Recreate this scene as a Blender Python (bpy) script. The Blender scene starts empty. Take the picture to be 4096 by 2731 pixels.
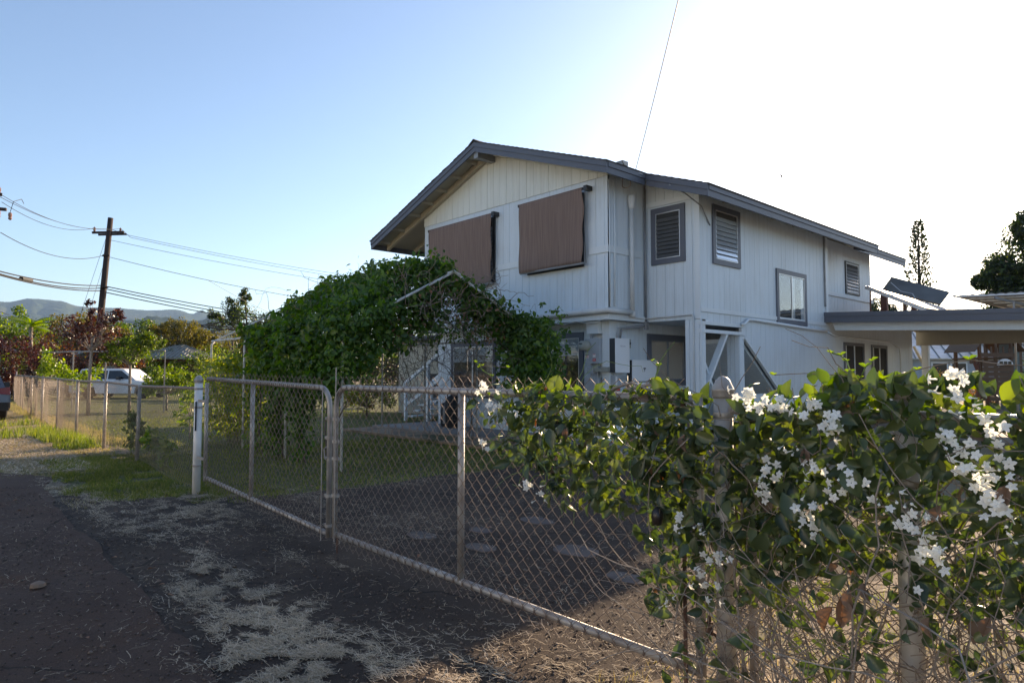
import bpy, math, random
import numpy as np
from mathutils import Vector, Matrix, Euler, noise as mnoise
R = math.radians
random.seed(7); RNG = np.random.default_rng(7)
C = bpy.context.scene.collection
scene = bpy.context.scene

# ------------------------------------------------------------------ camera
cam_d = bpy.data.cameras.new('camera'); cam = bpy.data.objects.new('camera', cam_d); C.objects.link(cam)
cam.location = (0, 0, 1.38)
YAW = R(42.5); PITCH = R(2.75)
fw = Vector((-math.cos(YAW)*math.cos(PITCH), math.sin(YAW)*math.cos(PITCH), math.sin(PITCH)))
cam.rotation_euler = fw.to_track_quat('-Z', 'Y').to_euler()
cam_d.sensor_width = 36; cam_d.lens = 36*2606/4096
cam_d.clip_start = 0.05; cam_d.clip_end = 40000
scene.camera = cam
# ------------------------------------------------------------------ sky, sun, exposure
SUN_AZ = R(-12.7); SUN_EL = R(17.0)          # azimuth from +Y towards +X
w = bpy.data.worlds.new('World'); scene.world = w; w.use_nodes = True
nt = w.node_tree; nt.nodes.clear()
sky = nt.nodes.new('ShaderNodeTexSky'); sky.sky_type = 'NISHITA'; sky.sun_disc = False
sky.sun_elevation = SUN_EL; sky.sun_rotation = SUN_AZ
sky.altitude = 0; sky.air_density = 0.95; sky.dust_density = 0.7; sky.ozone_density = 4.5
bg = nt.nodes.new('ShaderNodeBackground'); bg.inputs[1].default_value = 0.13
wo = nt.nodes.new('ShaderNodeOutputWorld')
nt.links.new(sky.outputs[0], bg.inputs[0]); nt.links.new(bg.outputs[0], wo.inputs[0])
sd = bpy.data.lights.new('sun', 'SUN'); sun = bpy.data.objects.new('sun', sd); C.objects.link(sun)
sd.energy = 5.0; sd.angle = R(0.5); sd.color = (1.0, 0.87, 0.70)
sv = Vector((math.sin(SUN_AZ)*math.cos(SUN_EL), math.cos(SUN_AZ)*math.cos(SUN_EL), math.sin(SUN_EL)))
sun.rotation_euler = sv.to_track_quat('Z', 'Y').to_euler()
scene.view_settings.view_transform = 'Standard'; scene.view_settings.look = 'None'
scene.view_settings.gamma = 1.0; scene.view_settings.use_curve_mapping = False
scene.view_settings.exposure = 1.22
scene.view_settings.use_white_balance = True; scene.view_settings.white_balance_temperature = 8300; scene.view_settings.white_balance_tint = 15   # the photograph's white balance
scene.render.engine = 'CYCLES'
scene.cycles.max_bounces = 8; scene.cycles.transparent_max_bounces = 12
scene.cycles.use_denoising = True

# ------------------------------------------------------------------ materials
M = {}
def nmat(name):
    m = bpy.data.materials.new(name); m.use_nodes = True; n = m.node_tree
    b = n.nodes['Principled BSDF']; M[name] = m
    return m, n, b
def add(n, t, **kw):
    x = n.nodes.new(t)
    for k, v in kw.items():
        if k.startswith('_'): x.inputs[k[1:].replace('_', ' ')].default_value = v
        else: setattr(x, k, v)
    return x
def ramp(n, src, stops):
    r = n.nodes.new('ShaderNodeValToRGB'); e = r.color_ramp.elements
    while len(e) < len(stops): e.new(0.5)
    for el, (p, c) in zip(e, stops): el.position = p; el.color = (c[0], c[1], c[2], 1)
    n.links.new(src, r.inputs[0]); return r
def coords(n, scale=(1,1,1)):
    g = n.nodes.new('ShaderNodeNewGeometry'); mp = n.nodes.new('ShaderNodeMapping')
    mp.inputs['Scale'].default_value = scale; n.links.new(g.outputs['Position'], mp.inputs[0]); return mp.outputs[0]
def mixc(n, a, b, f, mode='MIX'):
    x = n.nodes.new('ShaderNodeMix'); x.data_type = 'RGBA'; x.blend_type = mode
    for i, v in ((6, a), (7, b)):
        if isinstance(v, (tuple, list)): x.inputs[i].default_value = (v[0], v[1], v[2], 1)
        else: n.links.new(v, x.inputs[i])
    if isinstance(f, (int, float)): x.inputs[0].default_value = f
    else: n.links.new(f, x.inputs[0])
    return x.outputs[2]
def bump(n, b, h, strength=0.3, dist=0.01):
    x = n.nodes.new('ShaderNodeBump'); x.inputs['Strength'].default_value = strength; x.inputs['Distance'].default_value = dist
    n.links.new(h, x.inputs['Height']); n.links.new(x.outputs[0], b.inputs['Normal'])
def simple(name, c1, c2=None, scale=4, rough=0.6, metal=0.0, st=(1,1,1), bs=0.0, bd=0.005, bscale=60, spec=0.5, detail=5):
    m, n, b = nmat(name); c2 = c2 or tuple(v*0.8 for v in c1)
    co = coords(n, st)
    t = add(n, 'ShaderNodeTexNoise', _Scale=scale, _Detail=detail); n.links.new(co, t.inputs[0])
    r = ramp(n, t.outputs[0], [(0.3, c2), (0.7, c1)]); n.links.new(r.outputs[0], b.inputs['Base Color'])
    b.inputs['Roughness'].default_value = rough; b.inputs['Metallic'].default_value = metal
    b.inputs['Specular IOR Level'].default_value = spec
    if bs:
        t2 = add(n, 'ShaderNodeTexNoise', _Scale=bscale, _Detail=4); n.links.new(co, t2.inputs[0]); bump(n, b, t2.outputs[0], bs, bd)
    return m
def paint(name, c, dirt=(0.3,0.27,0.22), amt=0.35, rough=0.5, grain=0.35, st=(22,22,1.2)):
    """painted board: colour drifts a little, faint vertical grime and wood grain"""
    m, n, b = nmat(name)
    big = add(n, 'ShaderNodeTexNoise', _Scale=0.8, _Detail=4); n.links.new(coords(n), big.inputs[0])
    isl = n.nodes.new('ShaderNodeNewGeometry')
    hsv = add(n, 'ShaderNodeHueSaturation'); hsv.inputs['Color'].default_value = (c[0], c[1], c[2], 1)
    mr = add(n, 'ShaderNodeMapRange'); mr.inputs['To Min'].default_value = 0.93; mr.inputs['To Max'].default_value = 1.05
    n.links.new(isl.outputs['Random Per Island'], mr.inputs[0]); n.links.new(mr.outputs[0], hsv.inputs['Value'])
    st1 = add(n, 'ShaderNodeTexNoise', _Scale=1.0, _Detail=6, _Roughness=0.7); n.links.new(coords(n, st), st1.inputs[0])
    f = add(n, 'ShaderNodeMath', operation='MULTIPLY'); n.links.new(st1.outputs[0], f.inputs[0]); n.links.new(big.outputs[0], f.inputs[1])
    r = ramp(n, f.outputs[0], [(0.22, (0,0,0)), (0.55, (amt,amt,amt))])
    n.links.new(mixc(n, hsv.outputs[0], dirt, r.outputs[0]), b.inputs['Base Color'])
    b.inputs['Roughness'].default_value = rough
    bump(n, b, st1.outputs[0], grain, 0.004); return m
def leafmat(name, ca, cb, cc=None, trans=0.4, rough=0.35, glow=None, spec=0.5):
    m, n, b = nmat(name); out = n.nodes['Material Output']
    g = n.nodes.new('ShaderNodeNewGeometry')
    stops = [(0.0, ca), (0.6, cb)] + ([(0.97, cc)] if cc else [])
    r = ramp(n, g.outputs['Random Per Island'], stops)
    t = add(n, 'ShaderNodeTexNoise', _Scale=0.9, _Detail=3); n.links.new(coords(n), t.inputs[0])
    rv = ramp(n, t.outputs[0], [(0.3, (0.72,0.72,0.72)), (0.7, (1.2,1.2,1.2))])
    col = mixc(n, r.outputs[0], rv.outputs[0], 1.0, 'MULTIPLY')
    n.links.new(col, b.inputs['Base Color']); b.inputs['Roughness'].default_value = rough; b.inputs['Specular IOR Level'].default_value = spec
    tr = n.nodes.new('ShaderNodeBsdfTranslucent')
    gl = mixc(n, col, glow or (0.9, 1.0, 0.25), 1.0, 'MULTIPLY')
    br = add(n, 'ShaderNodeBrightContrast'); n.links.new(gl, br.inputs[0])
    hs = add(n, 'ShaderNodeHueSaturation', _Saturation=1.1, _Value=2.3); n.links.new(gl, hs.inputs['Color']); n.links.new(hs.outputs[0], tr.inputs[0])
    mx = n.nodes.new('ShaderNodeMixShader'); mx.inputs[0].default_value = trans
    n.links.new(b.outputs[0], mx.inputs[1]); n.links.new(tr.outputs[0], mx.inputs[2]); n.links.new(mx.outputs[0], out.inputs[0])
    return m

paint('siding_paint', (0.64, 0.72, 0.77), amt=0.40)
paint('gable_paint', (0.72, 0.735, 0.67), amt=0.42)
paint('trim_light', (0.67, 0.73, 0.76), amt=0.2)
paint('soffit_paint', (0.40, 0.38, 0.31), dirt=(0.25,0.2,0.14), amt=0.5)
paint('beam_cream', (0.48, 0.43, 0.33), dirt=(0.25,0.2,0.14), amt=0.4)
paint('trim_slate', (0.100, 0.112, 0.140), dirt=(0.2,0.2,0.2), amt=0.2)
paint('wood_brown', (0.16, 0.095, 0.06), dirt=(0.06,0.05,0.04), amt=0.5, rough=0.8)
paint('wood_red', (0.14, 0.055, 0.035), dirt=(0.06,0.03,0.03), amt=0.5, rough=0.7)
simple('shingle', (0.06,0.058,0.06), (0.035,0.034,0.036), 30, 0.9, bs=0.5, bscale=200)
simple('pvc', (0.62,0.64,0.64), (0.52,0.53,0.52), 3, 0.4)
simple('plastic_white', (0.78,0.79,0.80), (0.75,0.76,0.77), 2, 0.35)
simple('device_white', (0.80,0.82,0.84), (0.77,0.79,0.81), 1, 0.3)
simple('device_dark', (0.05,0.055,0.065), (0.04,0.045,0.05), 1, 0.4)
simple('device_print', (0.33,0.34,0.36), (0.3,0.31,0.33), 1, 0.4)
simple('box_grey', (0.42,0.45,0.48), (0.36,0.39,0.42), 6, 0.5)
simple('box_tan', (0.36,0.36,0.31), (0.3,0.3,0.26), 6, 0.5)
simple('conduit_grey', (0.30,0.31,0.32), (0.24,0.25,0.26), 6, 0.5, 0.3)
simple('sticker_red', (0.65,0.05,0.04), (0.6,0.05,0.04), 2, 0.5)
simple('sticker_white', (0.8,0.76,0.76), (0.75,0.72,0.72), 2, 0.5)
simple('black_rubber', (0.02,0.02,0.022), (0.012,0.012,0.014), 10, 0.7)
simple('galvanised', (0.42,0.40,0.375), (0.25,0.22,0.20), 9, 0.48, 0.35, bs=0.25, bscale=90, bd=0.002)
simple('painted_post', (0.70,0.70,0.69), (0.50,0.48,0.45), 7, 0.5, 0.1, st=(1,1,0.4), bs=0.25, bscale=90, bd=0.002)
simple('galvanised_post', (0.52,0.50,0.46), (0.33,0.30,0.27), 7, 0.5, 0.25, st=(1,1,0.4), bs=0.25, bscale=90, bd=0.002)
simple('rusty_wire', (0.26,0.20,0.165), (0.15,0.10,0.08), 25, 0.6, 0.3)
simple('fence_wire', (0.30,0.25,0.21), (0.20,0.15,0.12), 25, 0.6, 0.3)
simple('rust', (0.16,0.085,0.06), (0.09,0.05,0.04), 25, 0.8, 0.2)
simple('tent_pipe', (0.66,0.66,0.64), (0.36,0.35,0.32), 9, 0.5, bs=0.1)
simple('screen_frame', (0.03,0.03,0.032), None, 3, 0.4)
simple('alu', (0.62,0.63,0.64), (0.55,0.56,0.57), 4, 0.35, 0.6)
simple('concrete', (0.30,0.28,0.26), (0.20,0.18,0.17), 3, 0.85, bs=0.3)
simple('stone_flat', (0.15,0.115,0.10), (0.085,0.066,0.06), 6, 0.85, bs=0.3)
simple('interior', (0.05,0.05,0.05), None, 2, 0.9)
simple('tan_reflection', (0.80,0.62,0.47), (0.72,0.55,0.42), 1.5, 0.9)  # sunlit surroundings mirrored in the nook window, put into its backing colour
simple('brown_reflection', (0.16,0.11,0.08), (0.07,0.055,0.04), 5, 0.9)  # brown reflection of trees and road, painted on the backing behind the panes
simple('blind_white', (0.62,0.65,0.68), (0.55,0.58,0.6), 2, 0.6)
simple('wood_pole', (0.055,0.032,0.026), (0.025,0.016,0.014), 4, 0.85, st=(6,6,0.5), bs=0.4)
simple('cable', (0.02,0.02,0.022), None, 2, 0.6)
simple('ceramic', (0.35,0.2,0.14), (0.2,0.1,0.08), 5, 0.3)
simple('bark', (0.16,0.12,0.09), (0.07,0.05,0.04), 12, 0.9, st=(1,1,0.3), bs=0.5, bscale=40)
simple('bark_grey', (0.34,0.29,0.25), (0.20,0.165,0.14), 25, 0.85, bs=0.5, bscale=120)
simple('twig', (0.30,0.24,0.19), (0.16,0.115,0.085), 20, 0.8)
simple('green_stem', (0.16,0.26,0.06), (0.10,0.17,0.04), 20, 0.5)
simple('car_white', (0.78,0.79,0.80), (0.76,0.77,0.78), 1, 0.25)
simple('car_grey', (0.13,0.14,0.16), (0.12,0.13,0.15), 1, 0.25, 0.5)
simple('car_glass', (0.015,0.018,0.022), None, 1, 0.06)
simple('tail_red', (0.22,0.008,0.010), None, 1, 0.15)
simple('tyre', (0.02,0.02,0.02), None, 5, 0.85)
simple('metal_roof_tan', (0.32,0.31,0.28), (0.25,0.24,0.21), 3, 0.5, 0.3)
simple('metal_roof_pale', (0.55,0.56,0.57), (0.36,0.33,0.30), 1.2, 0.36, 0.6, st=(1,1,1))
simple('panel_back', (0.17,0.175,0.17), (0.11,0.11,0.11), 2, 0.6)
simple('panel_face', (0.22,0.23,0.25), (0.15,0.16,0.18), 1.5, 0.55, 0.0, spec=0.35)
simple('panel_roof_sheet', (0.36,0.34,0.32), (0.27,0.25,0.24), 3, 0.45, 0.2)
simple('roof_green', (0.16,0.21,0.20), None, 3, 0.7)
simple('bird_dark', (0.05,0.03,0.03), None, 3, 0.9)
simple('seed_pod', (0.022,0.016,0.014), (0.015,0.01,0.01), 10, 0.35)
simple('bag_black', (0.02,0.02,0.024), (0.01,0.01,0.012), 6, 0.7)
simple('bag_grey', (0.25,0.26,0.27), None, 6, 0.7)

# glass: thin sheet that mirrors at grazing angles
m, n, b = nmat('glass'); out = n.nodes['Material Output']; n.nodes.remove(b)
tp = n.nodes.new('ShaderNodeBsdfTransparent'); tp.inputs[0].default_value = (0.90,0.92,0.93,1)
gl = n.nodes.new('ShaderNodeBsdfGlossy'); gl.inputs['Roughness'].default_value = 0.03
lw_ = add(n, 'ShaderNodeLayerWeight', _Blend=0.5); pw_ = add(n, 'ShaderNodeMath', operation='POWER'); pw_.inputs[1].default_value = 3.0; n.links.new(lw_.outputs['Facing'], pw_.inputs[0]); fr = add(n, 'ShaderNodeMath', operation='MULTIPLY_ADD'); fr.inputs[1].default_value = 0.6; fr.inputs[2].default_value = 0.07; n.links.new(pw_.outputs[0], fr.inputs[0])
mx = n.nodes.new('ShaderNodeMixShader'); n.links.new(fr.outputs[0], mx.inputs[0]); n.links.new(tp.outputs[0], mx.inputs[1]); n.links.new(gl.outputs[0], mx.inputs[2])
n.links.new(mx.outputs[0], out.inputs[0])
# woven shade cloth
m, n, b = nmat('shade_cloth'); out = n.nodes['Material Output']
co = coords(n); wv = add(n, 'ShaderNodeTexNoise', _Scale=3, _Detail=3); n.links.new(coords(n, (14,1,0.5)), wv.inputs[0])
r = ramp(n, wv.outputs[0], [(0.3, (0.26,0.178,0.148)), (0.7, (0.36,0.255,0.215))]); n.links.new(r.outputs[0], b.inputs['Base Color'])
b.inputs['Roughness'].default_value = 0.85
w1 = add(n, 'ShaderNodeTexWave', _Scale=90); n.links.new(co, w1.inputs[0]); bump(n, b, w1.outputs[1] if len(w1.outputs) > 1 else w1.outputs[0], 0.3, 0.002)
tl = n.nodes.new('ShaderNodeBsdfTranslucent'); n.links.new(r.outputs[0], tl.inputs[0]); tr = n.nodes.new('ShaderNodeBsdfTransparent')
m1 = n.nodes.new('ShaderNodeMixShader'); m1.inputs[0].default_value = 0.25; n.links.new(b.outputs[0], m1.inputs[1]); n.links.new(tl.outputs[0], m1.inputs[2])
m2 = n.nodes.new('ShaderNodeMixShader'); m2.inputs[0].default_value = 0.06; n.links.new(m1.outputs[0], m2.inputs[1]); n.links.new(tr.outputs[0], m2.inputs[2]); n.links.new(m2.outputs[0], out.inputs[0])

def ground_mat(name, cols, scale, spots=None, rough=0.9, bstr=0.5, bd=0.02, patch=None, cracks=False):
    m, n, b = nmat(name); co = coords(n)
    t = add(n, 'ShaderNodeTexNoise', _Scale=scale, _Detail=9, _Roughness=0.65); n.links.new(co, t.inputs[0])
    c = ramp(n, t.outputs[0], cols).outputs[0]
    if patch:
        t3 = add(n, 'ShaderNodeTexNoise', _Scale=patch[1], _Detail=5, _Distortion=0.6); n.links.new(co, t3.inputs[0])
        f = ramp(n, t3.outputs[0], [(patch[2], (0,0,0)), (patch[3], (1,1,1))]).outputs[0]; c = mixc(n, c, patch[0], f)
    fine = add(n, 'ShaderNodeTexNoise', _Scale=130, _Detail=6, _Roughness=0.8); n.links.new(co, fine.inputs[0])
    fr_ = ramp(n, fine.outputs[0], [(0.3, (0.55,0.55,0.55)), (0.72, (1.55,1.5,1.45))]).outputs[0]
    c = mixc(n, c, fr_, 0.8, 'MULTIPLY')
    if spots:
        v = add(n, 'ShaderNodeTexVoronoi', _Scale=spots[1]); n.links.new(co, v.inputs[0])
        f = ramp(n, v.outputs['Distance'], [(0.0, (1,1,1)), (spots[2], (0,0,0))]).outputs[0]; c = mixc(n, c, spots[0], f)
    if cracks:
        wob = add(n, 'ShaderNodeTexNoise', _Scale=2.5, _Detail=6); n.links.new(co, wob.inputs[0]); wc = mixc(n, co, wob.outputs['Color'], 0.22)
        vc = add(n, 'ShaderNodeTexVoronoi', _Scale=0.75); vc.feature = 'DISTANCE_TO_EDGE'; n.links.new(wc, vc.inputs[0])
        gate = add(n, 'ShaderNodeTexNoise', _Scale=0.7, _Detail=2); n.links.new(co, gate.inputs[0])
        f1 = ramp(n, vc.outputs['Distance'], [(0.0, (1,1,1)), (0.010, (0,0,0))]).outputs[0]; f2 = ramp(n, gate.outputs[0], [(0.48, (0,0,0)), (0.60, (0.8,0.8,0.8))]).outputs[0]
        c = mixc(n, c, (0.018,0.013,0.011), mixc(n, f1, f2, 1.0, 'MULTIPLY'))
    n.links.new(c, b.inputs['Base Color']); b.inputs['Roughness'].default_value = rough; b.inputs['Specular IOR Level'].default_value = 0.25
    ad = add(n, 'ShaderNodeMath', operation='ADD'); n.links.new(fine.outputs[0], ad.inputs[0]); n.links.new(t.outputs[0], ad.inputs[1])
    bump(n, b, ad.outputs[0], bstr, bd); return m
ground_mat('road_asphalt', [(0.3,(0.088,0.054,0.043)), (0.7,(0.132,0.086,0.068))], 2.0, patch=((0.135,0.070,0.045),1.1,0.52,0.78), bstr=0.9, bd=0.02, cracks=True)
ground_mat('drive_asphalt', [(0.25,(0.056,0.040,0.034)), (0.75,(0.104,0.075,0.060))], 1.6, patch=((0.14,0.10,0.075),0.9,0.45,0.75), bstr=0.9, bd=0.025, cracks=True)
ground_mat('lawn_soil', [(0.3,(0.080,0.092,0.038)), (0.7,(0.14,0.14,0.068))], 2.2, patch=((0.13,0.105,0.062),0.6,0.55,0.8))
ground_mat('dry_soil', [(0.3,(0.20,0.145,0.105)), (0.7,(0.36,0.28,0.205))], 2.2, patch=((0.08,0.09,0.04),0.8,0.5,0.7))
ground_mat('far_ground', [(0.3,(0.15,0.13,0.08)), (0.7,(0.28,0.21,0.15))], 0.05, rough=1.0, bstr=0.1)
def hillmat():
    m, n, b = nmat('hill_forest'); co = coords(n)
    t = add(n, 'ShaderNodeTexNoise', _Scale=0.0011, _Detail=10, _Roughness=0.68); n.links.new(co, t.inputs[0])
    r = ramp(n, t.outputs[0], [(0.35,(0.028,0.042,0.022)), (0.52,(0.05,0.065,0.032)), (0.7,(0.11,0.085,0.06))]); n.links.new(r.outputs[0], b.inputs['Base Color'])
    b.inputs['Roughness'].default_value = 1.0; b.inputs['Specular IOR Level'].default_value = 0.0
    t2 = add(n, 'ShaderNodeTexNoise', _Scale=0.006, _Detail=8); n.links.new(co, t2.inputs[0]); bump(n, b, t2.outputs[0], 1.0, 90)
hillmat()

G = lambda *a: tuple(a)
leafmat('jasmine_leaf', G(0.034,0.056,0.032), G(0.066,0.094,0.044), G(0.13,0.15,0.06), trans=0.24, rough=0.30, glow=(0.9,1.0,0.35), spec=0.5)
leafmat('tent_leaf', G(0.028,0.070,0.017), G(0.062,0.130,0.030), G(0.12,0.19,0.04), trans=0.42, rough=0.45)
leafmat('yellow_leaf', G(0.10,0.16,0.03), G(0.20,0.24,0.05), G(0.30,0.27,0.09), trans=0.45, rough=0.4, glow=(1.0,1.0,0.5))
leafmat('dead_leaf', G(0.15,0.10,0.07), G(0.21,0.14,0.10), G(0.28,0.13,0.07), trans=0.08, rough=0.7, glow=(1,0.7,0.4))
leafmat('petal', G(0.80,0.80,0.76), G(0.88,0.88,0.86), trans=0.35, rough=0.45, glow=(0.5,0.5,0.46))
leafmat('maroon_leaf', G(0.035,0.014,0.013), G(0.075,0.026,0.022), G(0.14,0.08,0.055), trans=0.22, rough=0.3, glow=(0.9,0.5,0.4))
leafmat('green_leaf', G(0.035,0.065,0.018), G(0.080,0.120,0.030), G(0.14,0.17,0.045), trans=0.4, rough=0.45)
leafmat('bright_leaf', G(0.070,0.120,0.022), G(0.14,0.19,0.035), G(0.22,0.24,0.06), trans=0.45, rough=0.4)
leafmat('olive_leaf', G(0.065,0.060,0.022), G(0.12,0.095,0.035), G(0.16,0.12,0.05), trans=0.4, rough=0.6)
leafmat('dark_leaf', G(0.014,0.028,0.016), G(0.030,0.048,0.024), G(0.06,0.07,0.03), trans=0.25, rough=0.45)
leafmat('red_tip_leaf', G(0.10,0.10,0.03), G(0.22,0.09,0.04), G(0.34,0.10,0.06), trans=0.4, rough=0.5)
leafmat('grass_blade', G(0.075,0.100,0.034), G(0.130,0.145,0.055), G(0.26,0.22,0.12), trans=0.45, rough=0.6)
leafmat('grass_long', G(0.10,0.14,0.035), G(0.17,0.20,0.06), G(0.26,0.24,0.12), trans=0.4, rough=0.6)
leafmat('grass_dry', G(0.20,0.17,0.09), G(0.36,0.29,0.19), G(0.15,0.18,0.07), trans=0.35, rough=0.7, glow=(1,0.95,0.6))
leafmat('straw', G(0.32,0.24,0.16), G(0.55,0.44,0.31), G(0.66,0.55,0.43), trans=0.1, rough=0.7, glow=(1,0.95,0.8))
leafmat('pebble', G(0.05,0.034,0.028), G(0.11,0.078,0.064), G(0.18,0.13,0.10), trans=0.0, rough=0.9)

# ------------------------------------------------------------------ mesh helpers
class MB:
    """collects boxes, tubes and plates and links them as one mesh object"""
    def __init__(s): s.v = []; s.f = []
    def poly(s, pts):
        k = len(s.v); s.v += [tuple(p) for p in pts]; s.f.append(tuple(range(k, k+len(pts)))); return s
    def box(s, x0, x1, y0, y1, z0, z1):
        k = len(s.v); s.v += [(x,y,z) for z in (z0,z1) for x,y in ((x0,y0),(x1,y0),(x1,y1),(x0,y1))]
        s.f += [tuple(k+i for i in q) for q in ((3,2,1,0),(4,5,6,7),(0,1,5,4),(1,2,6,5),(2,3,7,6),(3,0,4,7))]; return s
    def hexa(s, p):
        k = len(s.v); s.v += [tuple(q) for q in p]
        s.f += [tuple(k+i for i in q) for q in ((3,2,1,0),(4,5,6,7),(0,1,5,4),(1,2,6,5),(2,3,7,6),(3,0,4,7))]; return s
    def beam(s, a, b, wd, ht, up=(0,0,1)):
        """square timber from a to b"""
        a = Vector(a); b = Vector(b); d = (b-a).normalized(); u = Vector(up); r = d.cross(u)
        r = (r if r.length > 1e-4 else Vector((1,0,0))).normalized()*wd/2; u = r.cross(d).normalized()*ht/2
        return s.hexa([a-r-u, a+r-u, b+r-u, b-r-u, a-r+u, a+r+u, b+r+u, b-r+u])
    def tube(s, pts, r, n=8, caps=True):
        pts = [Vector(p) for p in pts]; N = len(pts); rr = r if isinstance(r, (list, tuple)) else [r]*N
        k = len(s.v); ref = None
        for i, p in enumerate(pts):
            d = (pts[min(i+1,N-1)] - pts[max(i-1,0)])
            d = d.normalized() if d.length > 1e-9 else Vector((0,0,1))
            if ref is None: ref = d.orthogonal().normalized()
            ref = (ref - d*ref.dot(d)); ref = ref.normalized() if ref.length > 1e-6 else d.orthogonal().normalized()
            q = d.cross(ref)
            for j in range(n):
                a = 2*math.pi*j/n; s.v.append(tuple(p + (ref*math.cos(a) + q*math.sin(a))*rr[i]))
        for i in range(N-1):
            for j in range(n):
                a = k+i*n+j; b = k+i*n+(j+1)%n; s.f.append((a, b, b+n, a+n))
        if caps: s.f.append(tuple(k+j for j in range(n-1,-1,-1))); s.f.append(tuple(k+(N-1)*n+j for j in range(n)))
        return s
    def lathe(s, c, prof, n=16, axis='z'):
        k = len(s.v)
        for (r, h) in prof:
            for j in range(n):
                a = 2*math.pi*j/n; x, y = r*math.cos(a), r*math.sin(a)
                p = (x, y, h) if axis == 'z' else ((x, h, y) if axis == 'y' else (h, x, y))
                s.v.append((c[0]+p[0], c[1]+p[1], c[2]+p[2]))
        for i in range(len(prof)-1):
            for j in range(n):
                a = k+i*n+j; b = k+i*n+(j+1)%n; s.f.append((a, b, b+n, a+n))
        s.f.append(tuple(k+j for j in range(n-1,-1,-1))); s.f.append(tuple(k+(len(prof)-1)*n+j for j in range(n)))
        return s
    def prism(s, pts, d):
        """polygon pts (3d) extruded by vector d"""
        d = Vector(d); k = len(s.v); N = len(pts); s.v += [tuple(p) for p in pts] + [tuple(Vector(p)+d) for p in pts]
        s.f.append(tuple(k+i for i in range(N-1,-1,-1))); s.f.append(tuple(k+N+i for i in range(N)))
        s.f += [(k+i, k+(i+1)%N, k+N+(i+1)%N, k+N+i) for i in range(N)]; return s
def base_of(p):
    """world offset of the thing a part belongs to"""
    return Vector(p.get('_at', (0,0,0))) if p is not None else Vector((0,0,0))
def link(name, me, mat, parent=None, smooth=False, local=False):
    o = bpy.data.objects.new(name, me); C.objects.link(o)
    if mat is not None:
        if len(me.materials) == 0: me.materials.append(M[mat] if isinstance(mat, str) else mat)
    if smooth: me.polygons.foreach_set('use_smooth', [True]*len(me.polygons))
    if parent is not None:
        o.parent = parent
        if not local and parent.type == 'EMPTY' and parent.parent is None:
            o.location = -Vector(parent.location)
    return o
def build(mb, name, mat, parent=None, smooth=False, local=False):
    me = bpy.data.meshes.new(name); me.from_pydata(mb.v, [], mb.f); me.update(); me.validate()
    import bmesh
    bm = bmesh.new(); bm.from_mesh(me); bmesh.ops.recalc_face_normals(bm, faces=bm.faces); bm.to_mesh(me); bm.free()
    return link(name, me, mat, parent, smooth, local)
def np_mesh(name, V, F, mat, parent=None, smooth=False, local=False):
    """V (n,3), F (m,k): every face has k corners"""
    me = bpy.data.meshes.new(name); V = np.asarray(V, np.float32); F = np.asarray(F, np.int32)
    me.vertices.add(len(V)); me.vertices.foreach_set('co', V.ravel())
    k = F.shape[1]; me.loops.add(F.size); me.loops.foreach_set('vertex_index', F.ravel())
    me.polygons.add(len(F)); me.polygons.foreach_set('loop_start', np.arange(0, F.size, k, dtype=np.int32))
    me.polygons.foreach_set('loop_total', np.full(len(F), k, np.int32))
    if smooth: me.polygons.foreach_set('use_smooth', np.ones(len(F), bool))
    me.update(calc_edges=True)
    return link(name, me, mat, parent, False, local)
def tag(o, label=None, cat=None, group=None, kind=None):
    if label: o['label'] = label
    if cat: o['category'] = cat
    if group: o['group'] = group
    if kind: o['kind'] = kind
    return o
def thing(name, label, cat, loc=(0,0,0), group=None):
    o = bpy.data.objects.new(name, None); C.objects.link(o); o.location = loc; o.empty_display_size = 0.1
    return tag(o, label, cat, group)
def struct(o, kind='structure'): o['kind'] = kind; return o
def fn(x, y, z=0.0, s=1.0): return mnoise.noise(Vector((x*s, y*s, z*s)))

# leaf shapes: x along the leaf, z up; returns verts, quads
def leaf_shape(nx=4, wid=0.45, curl=0.12, fold=0.10, tip=0.06):
    V = []; F = []
    for i in range(nx+1):
        t = i/nx; wv_ = wid*0.5*math.sin(math.pi*min(1, (t*0.96+0.04))**0.85)*(1 if t < 1 else tip) + 0.012
        z = -curl*t*t + curl*0.3*t
        V += [(t, -wv_, z+fold*wv_*2), (t, 0, z), (t, wv_, z+fold*wv_*2)]
    for i in range(nx):
        a = i*3; F += [(a, a+3, a+4, a+1), (a+1, a+4, a+5, a+2)]
    return np.array(V), np.array(F)
LEAF_BIG = leaf_shape(5, 0.56, 0.16, 0.35, 0.15)
LEAF_MID = leaf_shape(3, 0.6, 0.22, 0.25)
LEAF_TINY = (np.array([(0,0,0),(0.5,-0.28,0.05),(1,0,-0.12),(0.5,0.28,0.05)]), np.array([(0,1,2,3)]))
def frames(D, Nn):
    D = D/np.linalg.norm(D, axis=1, keepdims=True); Y = np.cross(Nn, D); Y /= np.maximum(np.linalg.norm(Y, axis=1, keepdims=True), 1e-6)
    Z = np.cross(D, Y); return np.stack([D, Y, Z], axis=2)
def scatter(name, shape, P, D, Nn, S, mat, parent=None, kind='stuff', smooth=False):
    B, F = shape; P = np.asarray(P); Rm = frames(np.asarray(D, float), np.asarray(Nn, float)); S = np.asarray(S, float)
    V = np.einsum('nij,kj->nki', Rm, B)*S[:,None,None] + P[:,None,:]
    k = len(B); FF = (F[None] + (np.arange(len(P))*k)[:,None,None]).reshape(-1, F.shape[1])
    o = np_mesh(name, V.reshape(-1,3), FF, mat, parent, smooth)
    if kind: o['kind'] = kind
    return o
def rand_dirs(n, down=0.0, up=0.0):
    d = RNG.normal(size=(n,3)); d[:,2] += up-down; return d/np.linalg.norm(d, axis=1, keepdims=True)

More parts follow.
